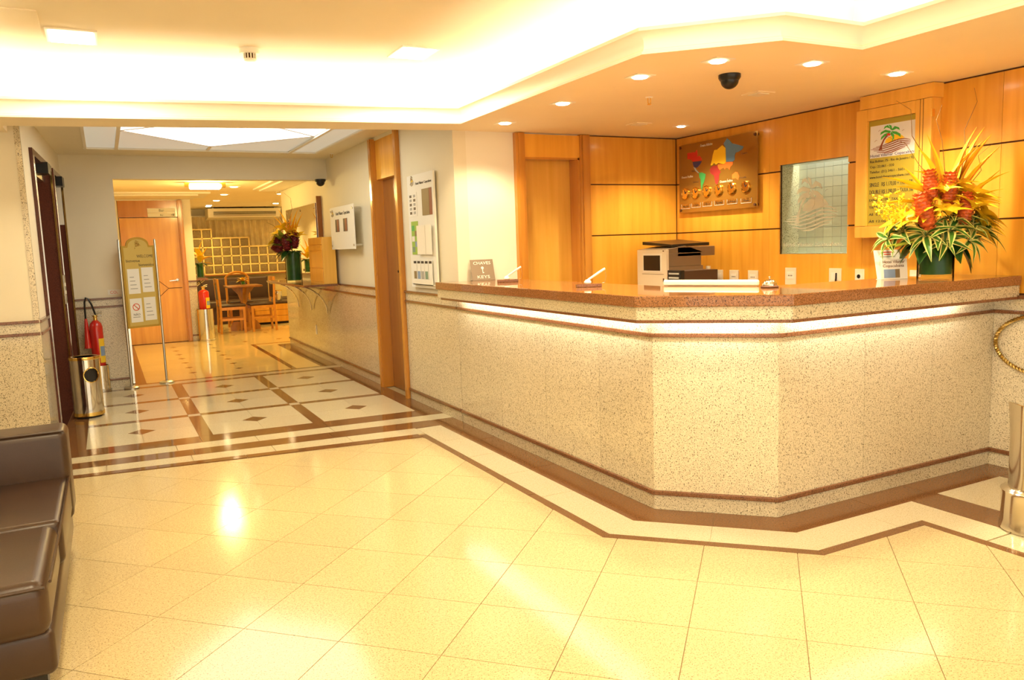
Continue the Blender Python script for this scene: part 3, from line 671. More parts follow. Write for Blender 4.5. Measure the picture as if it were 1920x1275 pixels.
# bar lights
for x, y in ((1.70, 11.64), (1.76, 13.12), (1.82, 14.57), (1.85, 15.92), (1.88, 16.3), (3.0, 15.5), (3.42, 16.2), (2.6, 13.0)):
    downlight(x, y, 2.30, 'round recessed downlight in the amber bar ceiling', 'bar ceiling downlights', 'e_bard', .075, 34, AMBER)
bl = thing('box_lamp', 'bright white box ceiling lamp with brass ends in the bar', 'ceiling light', (1.25, 11, 2.30))
obj('shade', MB().rbox(1.06, 1.44, 10.93, 11.07, 2.215, 2.285, .02), 'e_bar', bl); obj('mount', MB().box(1.0, 1.5, 10.96, 11.04, 2.285, 2.30), 'gold', bl)
for x in (1.0, 1.45): obj('end_cap', MB().box(x, x+.05, 10.95, 11.05, 2.24, 2.29), 'gold', bl)
lamp('bulb', 'POINT', (1.25, 11, 2.17), 34, AMBER, bl, .1)
lamp('niche_fill', 'AREA', (4.672, 3.95, 2.17), 5, (.95, 1, .85), nic, .06, sy=.7)  # added fill light inside the niche to brighten its tiles, not a real fitting

# ================================================================ LOGO (palm, sun, waves) in unit coordinates: u 0..1 right, v 0..1 up
def LG(x, y):
    u = (x-254)/550; return u, 1-(y-(560-90*u))/(400+25*u)
LOGO = dict(
    sun=[[(435, 765), (450, 715), (500, 680), (570, 652), (640, 668), (675, 700), (620, 712), (540, 745), (480, 762)]],
    trunk=[[(362, 856), (405, 850), (402, 800), (430, 730), (475, 668), (458, 655), (420, 712), (385, 790)]],
    frond=[[(510, 600), (470, 538), (432, 556), (420, 592), (452, 566), (490, 580)], [(508, 600), (480, 533), (512, 545), (522, 590)],
           [(510, 602), (552, 552), (602, 570), (614, 602), (572, 584), (530, 606)], [(505, 612), (440, 598), (386, 630), (378, 662), (430, 632), (500, 632)],
           [(500, 627), (430, 650), (392, 690), (386, 726), (432, 682), (490, 648)], [(515, 615), (572, 620), (622, 650), (626, 692), (590, 664), (530, 642)],
           [(508, 622), (546, 660), (548, 710), (522, 747), (530, 692), (503, 652)]],
    nut=[[(482+24*math.cos(a*.785), 657+16*math.sin(a*.785)) for a in range(8)]])
WAVES = [[(330, 812), (430, 790), (520, 748), (600, 718), (680, 712), (740, 724)], [(290, 832), (420, 812), (520, 775), (600, 742), (690, 735), (745, 742)],
         [(262, 848), (400, 838), (520, 802), (610, 766), (690, 756), (740, 758)], [(300, 862), (420, 860), (530, 826), (620, 790), (700, 778), (735, 776)],
         [(340, 880), (440, 880), (540, 850), (630, 812), (710, 795)], [(430, 895), (520, 880), (600, 845), (680, 815)]]
BIRDS = [[(355, 620), (365, 606), (380, 600)], [(310, 750), (322, 734), (340, 728)], [(640, 615), (652, 602), (665, 600)]]
def logo(fr, a, b, wd, ht, parent, mats=None, h=.001, waves=True):
    P = lambda q: (a+LG(*q)[0]*wd, b+LG(*q)[1]*ht)
    mats = mats or dict(sun='c_yel', trunk='c_dkred', frond='c_lgreen', nut='c_red', wave='c_dkred')
    for i, k in enumerate(('sun', 'trunk', 'frond', 'nut')):
        m = MB()
        for j, poly in enumerate(LOGO[k]): fpoly(m, fr, [P(q) for q in poly], h, h+.0004*(i+1)+.00005*j)
        obj('logo_'+k, m, mats[k], parent)
    if waves:
        for j, pth in enumerate(WAVES):
            m = MB(); n = len(pth); fribbon(m, fr, [P(q) for q in pth], [wd*.016*(.35+1.0*math.sin(math.pi*(i+.3)/(n-.4))) for i in range(n)], h, h+.0005); obj('logo_wave', m, mats['wave'], parent)
        for pth in BIRDS: m = MB(); fribbon(m, fr, [P(q) for q in pth], wd*.006, h, h+.0005); obj('logo_bird', m, mats['wave'], parent)
# etched logo on the niche pane
ET = dict(sun='frost', trunk='frost', frond='frost', nut='frost', wave='frost')
FRW2 = FR((XW+.004, HY1, HZ0), (0, -1, 0), (0, 0, 1))
logo(FRW2, .03, .12, .54, .44, nic, ET, .0003)
text('etched_lettering', 'Hotel Vilamar Copacabana', FRW2, .03, .055, .042, 'frost', nic, width=.53, h=.001)

# ================================================================ THINGS ON THE WOOD PANELLED WALL
XF = XW-.012
# world map clock board
my0, my1, mz0, mz1 = 5.46, 4.54, 1.585, 2.157
mpb = thing('world_clock_board', 'bronze acrylic world map board with six gold clocks on the wood panelling', 'wall clock', (XF-.03, 5.0, mz0))
fm = FR((XF-.030, my0, mz0), (0, -1, 0), (0, 0, 1)); MW, MHt = my0-my1, mz1-mz0
m = MB(); fbox(m, fm, 0, MW, 0, MHt, -.006, 0); obj('panel', m, 'acryl', mpb)
for a in (.02, MW-.025):
    for b in (.022, MHt-.022):
        m = MB(); m.rings([[tuple(fm.p(a+.011*math.cos(k*.5236), b+.011*math.sin(k*.5236), hh)) for k in range(12)] for hh in (-.030, .008)]); obj('standoff', m, 'groove', mpb)
def mp(x, y):
    u = (x-125)/995; return u*MW, MHt*(1-(y-(300-180*u))/(845+105*u))
CONT = dict(c_red=[[(245, 390), (330, 375), (350, 380), (375, 345), (385, 400), (375, 430), (410, 420), (440, 455), (440, 480), (320, 495), (290, 465), (245, 465)]],
    c_blue=[[(318, 497), (438, 486), (425, 515), (405, 540), (375, 570), (345, 568), (325, 540)]],
    c_lblue=[[(328, 562), (352, 568), (372, 600), (402, 632), (392, 638), (352, 605)]],
    c_green=[[(402, 635), (440, 628), (490, 650), (485, 690), (465, 755), (448, 790), (440, 850), (430, 820), (425, 720), (405, 685)]],
    c_yel=[[(556, 540), (575, 470), (585, 410), (605, 350), (640, 345), (705, 290), (745, 325), (750, 495), (740, 520), (715, 525), (655, 510), (625, 530), (600, 510), (575, 540)]],
    c_sky=[[(722, 270), (765, 205), (790, 225), (825, 270), (870, 280), (960, 310), (945, 345), (905, 372), (868, 385), (855, 420), (855, 470), (835, 495), (752, 497), (747, 325)]],
    c_or=[[(648, 530), (680, 525), (720, 528), (755, 500), (835, 498), (830, 535), (805, 560), (795, 600), (775, 575), (750, 570), (738, 595), (720, 570), (670, 600), (652, 570)],
          [(825, 660), (865, 625), (890, 630), (912, 680), (898, 725), (870, 705), (825, 712)]],
    c_mar=[[(545, 590), (575, 550), (640, 540), (665, 600), (685, 620), (665, 655), (660, 720), (640, 785), (615, 760), (600, 670), (555, 640)]])
for k, polys in CONT.items():
    for p in polys:
        m = MB(); fpoly(m, fm, [mp(*q) for q in p], 0, .0022); obj('continent', m, k, mpb)
for s, x, y, sz in (('Oceano Atlântico', 420, 312, .030), ('Oceano Pacífico', 160, 708, .026), ('Oceano Índico', 672, 762, .028)):
    a, b = mp(x, y); text('ocean_name', s, fm, a, b, sz, 'ink_w', mpb, width=.145)
for s, x, y in (('Europa', 676, 412), ('Japão', 935, 405), ('América Central', 300, 622), ('África', 590, 668), ('América do Sul', 320, 762), ('Austrália', 916, 708)):
    a, b = mp(x, y); text('region_name', s, fm, a, b, .018, 'ink_b', mpb, width=.07)
for x, y in ((218, 897), (360, 885), (508, 865), (662, 850), (824, 832), (990, 812)):
    a, b = mp(x, y); R0 = .046
    c = MB().rings([[tuple(fm.p(a+r*math.cos(k*.2618), b+r*math.sin(k*.2618), hh)) for k in range(24)] for r, hh in ((R0, 0), (R0, .012), (R0*.86, .016), (R0*.80, .010), (R0*.1, .009))])
    co = obj('clock', c, 'gold', mpb, smooth=True)
    m = MB(); fribbon(m, fm, [(a, b), (a+.018, b+.016)], .004, .010, .013); fribbon(m, fm, [(a, b), (a-.008, b+.03)], .003, .010, .013); obj('clock_hand', m, 'ink', co)
for s, x, y in (('New York', 220, 1060), ('Los Angeles', 362, 1040), ('Lisboa', 512, 1025), ('Brasília', 666, 1010), ('Londres', 826, 995), ('Tóquio', 994, 985)):
    a, b = mp(x, y); m = MB(); fbox(m, fm, a-.056, a+.056, b-.018, b+.020, 0, .003); pl = obj('name_plate', m, 'goldd', mpb)
    text('city_name', s, fm, a, b-.006, .020, 'ink', mpb, width=.07, align='CENTER', h=.0035)
    m = MB(); fribbon(m, fm, [(a-.056, b+.018), (a-.056, b-.018), (a+.056, b-.018), (a+.056, b+.018)], .003, .003, .004); obj('plate_edge', m, 'ink_w', pl)

# directory display case
dc = thing('display_case', 'wooden wall display case with olive room rate board and palm logo', 'display case', (4.47, 3.34, 1.33))
dy0, dy1 = 3.600, 3.075
obj('case_body', MB().box(4.43, XF-.001, dy1+.01, dy0-.02, 1.36, 2.145).box(4.415, XF-.001, dy1-.005, dy0-.02, 2.145, 2.228), 'wood_l', dc)
fd = FR((4.43, dy0, 1.33), (0, -1, 0), (0, 0, 1)); DW = dy0-dy1; DH = .812
for a0, a1, b0, b1 in ((0, .082, .075, DH), (DW-.105, DW, .075, DH), (.082, DW-.105, DH-.075, DH), (0, DW-.04, 0, .073)):
    m = MB(); fbox(m, fd, a0, a1, b0, b1, 0, .022); obj('frame_rail', m, 'wood_l', dc, bevel=.004)
for a in (DW-.075, DW-.055):
    m = MB(); fbox(m, fd, a, a+.003, .03, DH, .022, .0235); obj('inlay_line', m, 'groove', dc)
bo0, bo1 = .083, DW-.106
m = MB(); fbox(m, fd, bo0, bo1, .076, DH-.076, 0, .004); obj('rate_board', m, 'olive', dc)
BWd = bo1-bo0; TB = DH-.076
m = MB(); fbox(m, fd, bo0+.012, bo1, TB-.033-.200, TB-.033, .004, .005); obj('logo_card', m, 'sky_white', dc)
logo(fd, bo0+.012, TB-.033-.200, BWd-.014, .200, dc, None, .0052)
text('board_lettering', 'Hotel Vilamar Copacabana', fd, bo0+.014, TB-.228, .026, 'c_blue', dc, width=BWd-.02, h=.0056)
yb = TB-.262
for s, sz, wf_, dy in (('Rua Bolívar, 75 - Rio de Janeiro / RJ', .022, .97, .033), ('Cep.: 22.061 - 020', .022, .55, .033), ('Telefax: (21) 3461 - 5601', .022, .78, .033), ('www.hotelvilamarcopacabana.com.br', .022, .97, .052), ('SINGLE   R$ 1.170,00 + TAXA 5%', .036, .97, .046), ('DOUBLE R$ 1.390,00 + TAXA 5%', .036, .97, .046), ('EXPRESSA TERÁ TAXA DE', .022, .80, .045), ('TARIFA  DO  DIA', .022, .60, .045), ('AS  DIÁRIAS', .022, .50, .045), ('ÀS 12:00', .022, .40, .04)):
    text('board_lettering', s, fd, bo0+.012, yb, sz, 'ink', dc, width=(BWd-.02)*wf_, h=.0048); yb -= dy
obj('hinge', MB().box(4.405, 4.43, dy1-.006, dy1+.004, 2.03, 2.075), 'gold', dc)

# outlets
def outlet(y, z, wd, ht, kind, label):
    t = thing('wall_outlet', label, 'outlet', (XF, y, z)); f = FR((XF, y+wd/2, z), (0, -1, 0), (0, 0, 1))
    m = MB(); fbox(m, f, 0, wd, 0, ht, 0, .008); obj('plate', m, 'plastic', t, bevel=.002)
    m = MB(); fbox(m, f, wd*.2, wd*.8, ht*.35, ht*.75, .008, .010); obj('insert', m, 'plastic_w', t)
    m = MB()
    if kind == 'hole': m.rings([[tuple(f.p(wd*.45+.014*math.cos(k*.5236), ht*.6+.014*math.sin(k*.5236), hh)) for k in range(12)] for hh in (.008, .011)])
    elif kind == 'plug': m.tube([f.p(wd*.3, ht*.62, .01), f.p(wd*.3, ht*.62, .04), f.p(wd*.35, ht*.2, .05), f.p(wd*.4, -.15, .05)], .006)
    elif kind == 'keys': m.tube([f.p(wd*.65, ht*.75, .012), f.p(wd*.66, ht*.45, .014), f.p(wd*.55, -.02, .014)], .006)
    else:
        for a in (.35, .5, .65): fbox(m, f, wd*a-.003, wd*a+.003, ht*.5, ht*.58, .010, .011)
    obj('cable' if kind in ('plug', 'keys') else 'socket', m, 'black', t)
outlet(5.0, .985, .10, .115, 'plug', 'cream wall outlet with black plug beside the printer')
outlet(4.82, .985, .10, .115, 'slot', 'cream wall outlet between two others right of the black box')
outlet(4.61, .985, .105, .115, 'slot', 'cream wall outlet nearest below the map board corner')
outlet(4.23, 1.0, .10, .125, 'slot', 'cream wall outlet under the etched glass window, near the bell')
outlet(3.83, 1.0, .10, .125, 'keys', 'cream wall outlet with dark cord hanging down its face')
outlet(3.63, 1.0, .07, .122, 'hole', 'narrow cream wall outlet with one dark round socket')
outlet(3.22, 1.0, .075, .12, 'slot', 'cream wall outlet between brochure holder and flower vase')

# ================================================================ HALL WALL THINGS
# brochure board
bb_ = thing('brochure_board', 'white wall board with brochures and papers between door and counter', 'notice board', (XR, 6.2, 1.03))
fb = FR((XR-.015, 6.515, 1.03), (0, -1, 0), (0, 0, 1)); W_ = .615
m = MB(); fbox(m, fb, 0, W_, 0, .945, -.010, 0); obj('panel', m, 'paper', bb_)
m = MB(); fbox(m, fb, W_-.008, W_, 0, .945, 0, .006); obj('edge', m, 'plastic_w', bb_)
logo(fb, .06, .845, .12, .10, bb_, dict(sun='c_yel', trunk='c_pbrown', frond='c_pbrown', nut='c_red', wave='c_pbrown'), .001)
text('lettering', 'Hotel Vilamar Copacabana', fb, .20, .86, .030, 'ink', bb_, width=.36)
def sheet(f, a0, a1, b0, b1, mat, par, name='paper_sheet', h=.001):
    m = MB(); fbox(m, f, a0, a1, b0, b1, h, h+.002); return obj(name, m, mat, par)
s1 = sheet(fb, .03, .22, .60, .80, 'paper', bb_)
for i in range(2):
    for k in range(5): m = MB(); fbox(m, fb, .05+i*.09, .10+i*.09, .62+k*.035, .642+k*.035, .003, .0035); obj('print', m, 'paper_g' if (i+k) % 2 else 'c_pdark', s1)
sheet(fb, .34, .50, .60, .815, 'c_pbrown', bb_, 'photo_print'); sheet(fb, .505, .56, .60, .815, 'c_dkred', bb_, 'photo_print')
s2 = sheet(fb, .06, .22, .28, .56, 'c_pgreen', bb_, 'brochure')
for k, c in enumerate(('c_print', 'c_pblue', 'paper', 'c_pbrown', 'c_green')): m = MB(); fbox(m, fb, .07+.07*(k % 2), .135+.07*(k % 2), .30+.045*k, .345+.045*k, .003, .004); obj('print', m, c, s2)
m = MB(); fbox(m, fb, .23, .42, .28, .52, .018, .021); obj('acrylic_holder', m, 'plastic_w', bb_)
m = MB(); fbox(m, fb, .43, .56, .28, .52, .018, .021); obj('acrylic_holder', m, 'plastic_w', bb_)
for k, c in enumerate(('c_pbrown', 'c_pblue', 'paper_g', 'c_print', 'paper')):
    b = sheet(fb, .10+k*.088, .178+k*.088, .06, .235, 'paper', bb_, 'leaflet', .012)
    m = MB(); fbox(m, fb, .108+k*.088, .170+k*.088, .075, .14, .014, .0148); obj('print', m, c, b)
    m = MB(); fbox(m, fb, .108+k*.088, .170+k*.088, .205, .225, .014, .0148); obj('print', m, 'ink', b)
m = MB(); fbox(m, fb, .09, .555, .026, .070, .020, .022); fbox(m, fb, .09, .555, .026, .032, 0, .022); obj('leaflet_tray', m, 'plastic_w', bb_)
# standoff notice panel
np_ = thing('notice_panel', 'white notice panel on standoffs with two small dark prints in the hall', 'notice board', (XR, 8.4, 1.38))
fn = FR((XR-.085, 8.88, 1.378), (0, -1, 0), (0, 0, 1))
m = MB(); fbox(m, fn, 0, .93, 0, .46, -.008, 0); obj('panel', m, 'paper', np_)
for a in (.035, .895):
    for b in (.04, .42): obj('standoff', MB().tube([fn.p(a, b, -.085), fn.p(a, b, .008)], .012), 'brushed', np_)
logo(fn, .03, .35, .16, .09, np_, dict(sun='c_yel', trunk='c_pbrown', frond='c_pbrown', nut='c_red', wave='c_pbrown'), .001)
text('lettering', 'Hotel Vilamar Copacabana', fn, .24, .37, .05, 'ink', np_, width=.55)
for a in (.21, .53):
    s = sheet(fn, a, a+.15, .19, .325, 'c_pdark', np_, 'print'); m = MB(); fbox(m, fn, a+.07, a+.145, .195, .32, .003, .004); obj('print_half', m, 'c_dkred', s)
# wall shelf with three curved brackets
sh = thing('wall_shelf', 'brown granite wall shelf on three curved chrome brackets in the hall', 'shelf', (2.2, 10, .96))
obj('shelf_top', MB().box(1.97, XR-.03, 8.92, 11.2, .965, .99), 'brown', sh, bevel=.004)
for y in (9.545, 10.374, 11.13):
    obj('bracket', MB().tube([(2.0, y, .963)]+[(2.0+.375*math.sin(a), y, .605+.35*math.cos(a)) for a in [i*math.pi/2/10 for i in range(11)]], .009), 'steel', sh)
# wooden box on the shelf
sb = thing('suggestion_box', 'tall amber wooden box with slotted front standing on the hall shelf', 'box', (2.28, 9.28, .991))
obj('case', MB().box(2.215, 2.365, 8.965, 9.62, .991, 1.525), 'wood_l', sb)
for b0, b1 in ((1.02, 1.16), (1.175, 1.36), (1.375, 1.43), (1.445, 1.505)): obj('front_panel', MB().box(2.207, 2.215, 8.99, 9.60, b0, b1), 'wood', sb)
# mirror
mi_ = thing('wall_mirror', 'frameless wall mirror on standoffs above the hall shelf', 'mirror', (2.36, 10.5, 1.08))
obj('mirror_glass', MB().box(2.335, 2.343, 9.68, 11.4, 1.08, 1.95), 'mirror', mi_); obj('backing', MB().box(2.343, 2.351, 9.68, 11.4, 1.08, 1.95), 'dark', mi_)
obj('side_strip', MB().box(2.345, XR+.01, 9.63, 9.655, .995, 2.03), 'wood_d', mi_)
for y in (9.75, 10.5, 11.33):
    for z in (1.13, 1.90): obj('standoff', MB().tube([(2.328, y, z), (XR+.01, y, z)], .016), 'steel', mi_)
# switch plate low on the wall
o = thing('wall_switch', 'thin white plate on the granite wall below the shelf brackets', 'switch plate', (XR-.012, 10.26, .30))
m = MB(); fo = FR((XR, 10.29, .29), (0, -1, 0), (0, 0, 1)); fbox(m, fo, 0, .06, 0, .12, 0, .008); obj('plate', m, 'plastic_w', o)
m = MB(); fbox(m, fo, .02, .04, .04, .08, .008, .011); obj('rocker', m, 'plastic', o)

# ================================================================ ELEVATORS
for v0, v1, lb in ((.52, 1.86, 'maroon granite elevator portal beside the lobby wall corner'), (2.0, 2.90, 'maroon granite elevator portal next to the fire extinguisher')):
    t = thing('elevator', lb, 'elevator', tuple(EM @ Vector((0, (v0+v1)/2, 0))))
    jw = .045
    obj('jamb', ebox(MB(), -.34, .012, v1-jw, v1, 0, 2.20), 'maroon', t); obj('jamb', ebox(MB(), -.34, .012, v0, v0+jw, 0, 2.20), 'maroon', t)
    obj('lintel', ebox(MB(), -.34, .012, v0+jw, v1-jw, 2.15, 2.20), 'maroon', t); obj('lintel_panel', ebox(MB(), -.30, -.05, v0+jw, v1-jw, 2.06, 2.15), 'brushed', t)
    mid = (v0+v1)/2
    for a, b in ((v0+jw, mid-.002), (mid+.002, v1-jw)): obj('door_leaf', ebox(MB(), -.33, -.30, a, b, .005, 2.06), 'brushed', t)
    obj('edge_strip', ebox(MB(), .0, .016, v0+jw, v0+jw+.012, 0, 2.15), 'steel', t); obj('edge_strip', ebox(MB(), .0, .016, v1-jw-.012, v1-jw, 0, 2.15), 'gold', t)
    obj('floor_indicator', ebox(MB(), -.05, .045, mid-.02, mid+.18, 2.075, 2.165), 'black', t)
    obj('sill', ebox(MB(), -.30, .0, v0+jw, v1-jw, 0, .006), 'steel', t)
pl = obj('wall_notice', ebox(MB(), -.17, -.005, 2.838, 2.848, 1.72, 2.13), 'paper'); tag(pl, 'blank white notice plate hung on the elevator portal side', 'notice')
t = thing('call_button_panel', 'slim brushed steel call button plate between the two elevator portals', 'button panel', tuple(EM @ Vector((0, 1.93, .98))))
obj('plate', ebox(MB(), -.012, .018, 1.875, 1.985, .97, 1.23), 'brushed', t)
for z in (1.06, 1.13): obj('button', ebox(MB(), .018, .024, 1.915, 1.945, z, z+.03), 'white', t)

# ================================================================ COUNTER TOP THINGS
ZS = 1.1005
kp = thing('key_plaque', 'tilted frosted key drop plaque with CHAVES and KEYS lettering', 'sign', (2.575, 5.48, ZS))
fk = FR((2.485, 5.47, ZS+.002), (.97, -.10, 0), (.03, .30, .95)); fk.n = fk.x.cross(fk.y).normalized()
m = MB(); fpoly(m, fk, [(0, 0), (.185, 0), (.185, .165), (0, .165)], -.004, 0); obj('plate', m, 'taupe', kp)
text('lettering', 'CHAVES', fk, .0925, .125, .034, 'ink_w', kp, align='CENTER', width=.14); text('lettering', 'KEYS', fk, .0925, .015, .034, 'ink_w', kp, align='CENTER', width=.10)
m = MB(); m.rings([[tuple(fk.p(.092+r*math.cos(k*.5236), .098+r*math.sin(k*.5236), hh)) for k in range(12)] for r, hh in ((.011, .001), (.011, .0016))]); fribbon(m, fk, [(.092, .088), (.092, .055)], .005, .001, .0016); fribbon(m, fk, [(.092, .060), (.102, .060)], .005, .001, .0016); obj('key_symbol', m, 'ink_w', kp)
m = MB(); fpoly(m, FR((2.485, 5.47, ZS), (.97, -.10, 0), (.10, .97, 0)), [(0, 0), (.185, 0), (.185, .05), (0, .05)], 0, .002); obj('foot', m, 'taupe', kp)
for (x, y), lb in (((2.56, 5.03), 'white counter pen slanting from brown granite holder near the key plaque'), ((2.55, 3.95), 'white counter pen slanting from brown granite holder at mid counter')):
    t = thing('pen_holder', lb, 'pen holder', (x, y, ZS), -.45)
    obj('base', MB().box(-.075, .075, -.035, .035, 0, .020), 'brown', t, local=True, bevel=.003)
    obj('socket', MB().lathe([(.018, .020), (.022, .026), (.020, .034), (.010, .044)], 14, (-.005, 0, 0)), 'plastic_w', t, local=True, smooth=True)
    obj('pen', MB().tube([(-.012, 0, .036), (.06, 0, .082), (.100, 0, .106)], [.006, .0075, .007], 10), 'plastic_w', t, local=True, smooth=True)
    obj('chain', MB().tube([(.098, .0, .104), (.106, .008, .06), (.100, .018, .022), (.085, .02, .021)], .0012, 5), 'brushed', t, local=True)
be = thing('service_bell', 'chrome service bell on the counter corner', 'bell', (3.03, 2.985, ZS))
obj('base', MB().lathe([(.044, 0), (.046, .006), (.040, .012)], 28), 'groove', be, local=True, smooth=True)
obj('bell_dome', MB().lathe([(.037, .012)]+[(.037*math.cos(a), .014+.030*math.sin(a)) for a in [i*math.pi/18 for i in range(9)]]+[(.003, .044)], 28), 'steel', be, local=True, smooth=True)
obj('button', MB().lathe([(.003, .044), (.003, .052), (.007, .053), (.006, .058), (.002, .060)], 14), 'steel', be, local=True, smooth=True)
tr = obj('cable_trunking', MB().rbox(-.012, .012, -.275, .275, 0, .034, .010), 'plastic_w'); tr.location = (2.975, 3.375, ZS); tr.rotation_euler = (0, 0, math.atan2(.26, .5)); tag(tr, 'long white rounded bar lying along the inner counter edge', 'trunking')
# brochure holder
bh = thing('brochure_holder', 'white card brochure holder printed Hotel Vilamar Copacabana beside the flower vase', 'brochure holder', (3.92, 2.93, ZS))
fh = FR((3.842, 2.955, ZS+.002), (.935, -.36, 0), (.05, .12, .99)); fh.n = fh.x.cross(fh.y).normalized()
m = MB(); fpoly(m, fh, [(0, 0), (.158, 0), (.158, .112), (.006, .112)], -.004, 0); obj('front_card', m, 'paper', bh)
text('lettering', 'Hotel Vilamar', fh, .012, .088, .024, 'ink_b', bh, width=.13); text('lettering', 'Copacabana', fh, .012, .066, .024, 'ink_b', bh, width=.125)
m = MB(); fbox(m, fh, .018, .085, .006, .054, 0, .001); obj('photo', m, 'c_pblue', bh); m = MB(); fbox(m, fh, .085, .112, .006, .054, 0, .001); obj('photo', m, 'c_pbrown', bh)
fh2 = FR(fh.p(.0, .0, -.035), fh.x, (.16, .30, .94)); fh2.n = fh2.x.cross(fh2.y).normalized()
m = MB(); fpoly(m, fh2, [(.0, 0), (.158, 0), (.158, .175), (.0, .175)], -.003, 0); obj('back_card', m, 'paper', bh)
for b, wd, c in ((.158, .06, 'ink_r'), (.145, .04, 'ink_r'), (.132, .09, 'paper_g')): m = MB(); fbox(m, fh2, .079-wd/2, .079+wd/2, b, b+.006, 0, .0008); obj('print', m, c, bh)
m = MB(); fpoly(m, FR((3.842, 2.955, ZS), (.935, -.36, 0), (.36, .935, 0)), [(0, 0), (.158, 0), (.158, .05), (0, .05)], 0, .002); obj('foot', m, 'paper', bh)

# ================================================================ PRINTER AND COMPUTER BEHIND THE COUNTER
pr = thing('printer', 'beige multifunction printer with dark screen and raised scanner lid behind the counter', 'printer', (4.08, 5.1, .776))
obj('body', MB().box(3.93, 4.28, 4.93, 5.30, .776, 1.15), 'taupe', pr, bevel=.006)
obj('upper_body', MB().prism([(0, 0)]*0+[(3.93, 4.93), (4.26, 4.93), (4.26, 5.30), (3.93, 5.30)], 1.15, 1.255), 'taupe', pr, bevel=.006)
obj('front_cover', MB().box(3.905, 3.93, 4.925, 5.305, .776, 1.285), 'plastic', pr, bevel=.005)
obj('screen_bezel', MB().box(3.901, 3.906, 4.985, 5.225, 1.105, 1.255), 'plastic_w', pr); obj('screen', MB().box(3.898, 3.902, 5.0, 5.21, 1.12, 1.24), 'black', pr)
obj('top_cover', MB().add([(3.93, 4.93, 1.255), (4.28, 4.93, 1.255), (4.28, 5.30, 1.255), (3.93, 5.30, 1.255), (3.905, 4.93, 1.285), (4.10, 4.93, 1.31), (4.10, 5.30, 1.31), (3.905, 5.30, 1.285)], [(0, 3, 2, 1), (4, 5, 6, 7), (0, 1, 5, 4), (1, 2, 6, 5), (2, 3, 7, 6), (3, 0, 4, 7)]), 'taupe', pr)
obj('scanner_unit', MB().box(4.02, 4.40, 4.93, 5.30, 1.225, 1.30), 'taupe', pr, bevel=.004)
obj('scanner_lid', MB().add([(3.98, 4.95, 1.305), (4.36, 4.95, 1.305), (4.36, 5.33, 1.325), (3.98, 5.33, 1.325), (3.98, 4.95, 1.322), (4.36, 4.95, 1.330), (4.36, 5.33, 1.36), (3.98, 5.33, 1.35)], [(0, 3, 2, 1), (4, 5, 6, 7), (0, 1, 5, 4), (1, 2, 6, 5), (2, 3, 7, 6), (3, 0, 4, 7)]), 'black', pr)
obj('output_tray', MB().box(3.95, 4.33, 4.90, 4.945, 1.07, 1.085).box(4.32, 4.33, 4.90, 4.945, 1.07, 1.14), 'plastic', pr)
m = MB(); fq = FR((3.905, 5.30, .776), (0, -1, 0), (0, 0, 1)); fribbon(m, fq, [(.06, .315), (.34, .315)], .003, 0, .001); obj('cover_seam', m, 'groove', pr)
obj('power_button', MB().box(3.902, 3.906, 4.955, 4.968, 1.27, 1.278).box(3.902, 3.906, 4.955, 4.968, 1.03, 1.06), 'groove', pr)
pc = thing('computer_case', 'black computer case behind the counter in front of the printer', 'computer', (3.9, 4.55, .776))
obj('case', MB().box(3.69, 4.00, 4.45, 4.60, .79, 1.135), 'leather_d', pc, bevel=.004)
obj('front_bezel', MB().box(3.655, 3.69, 4.45, 4.60, .79, 1.14), 'black', pc, bevel=.004)
for z in (1.05, 1.08, 1.11): obj('drive_slot', MB().box(3.651, 3.656, 4.47, 4.58, z, z+.012), 'paper_g', pc)
for x in (3.70, 3.95): obj('foot', MB().box(x, x+.03, 4.46, 4.59, .776, .79), 'black', pc)

# ================================================================ FLOWERS
def leaf(L, wd, droop, mats, fold=.25, n=8, name='leaf', tip=.05, sharp=1.0):
    m = MB(); rows = []
    for i in range(n+1):
        t = i/n; x = droop*L*t*t; z = L*t*(1-.25*abs(droop)*t); ww = wd*(max(tip, math.sin(math.pi*min(1, (t*.92+.08)**sharp))))
        rows.append([(x-fold*abs(c)*ww, c*ww/2, z) for c in (-1, -.55, 0, .55, 1)])
    vs = [p for r in rows for p in r]; fs = []; mi = []
    for i in range(n):
        for k in range(4): fs.append((i*5+k, i*5+k+1, i*5+k+6, i*5+k+5)); mi.append(0 if k in (1, 2) else len(mats)-1)
    me = bpy.data.meshes.new(name); me.from_pydata(vs, [], fs)
    for q in mats: me.materials.append(M[q])
    me.polygons.foreach_set('material_index', mi); me.polygons.foreach_set('use_smooth', [True]*len(fs)); me.update()
    return me
LF = dict(spike=leaf(1, .13, .16, ['petal_o', 'petal_y'], .5, sharp=.6), spikey=leaf(1, .15, .25, ['petal_y'], .5, sharp=.7), petal=leaf(1, .42, .5, ['petal_y'], .2), petalo=leaf(1, .40, .5, ['petal_o', 'petal_y'], .2),
          varie=leaf(1, .26, .75, ['green', 'cream_leaf'], .25), green=leaf(1, .5, .5, ['green_d'], .15), lime=leaf(1, .30, .45, ['green_y'], .2), thin=leaf(1, .12, .6, ['green'], .2), big=leaf(1, .62, .6, ['green_d', 'green'], .12))
def put(me, parent, base, az, tilt, L, name, wx=1.0):
    o = bpy.data.objects.new(name, me); COL.objects.link(o); o.parent = parent
    o.matrix_basis = Matrix.Translation(base) @ Matrix.Rotation(math.radians(az), 4, 'Z') @ Matrix.Rotation(math.radians(tilt), 4, 'Y') @ Matrix.Diagonal((L, L*wx, L, 1)); return o
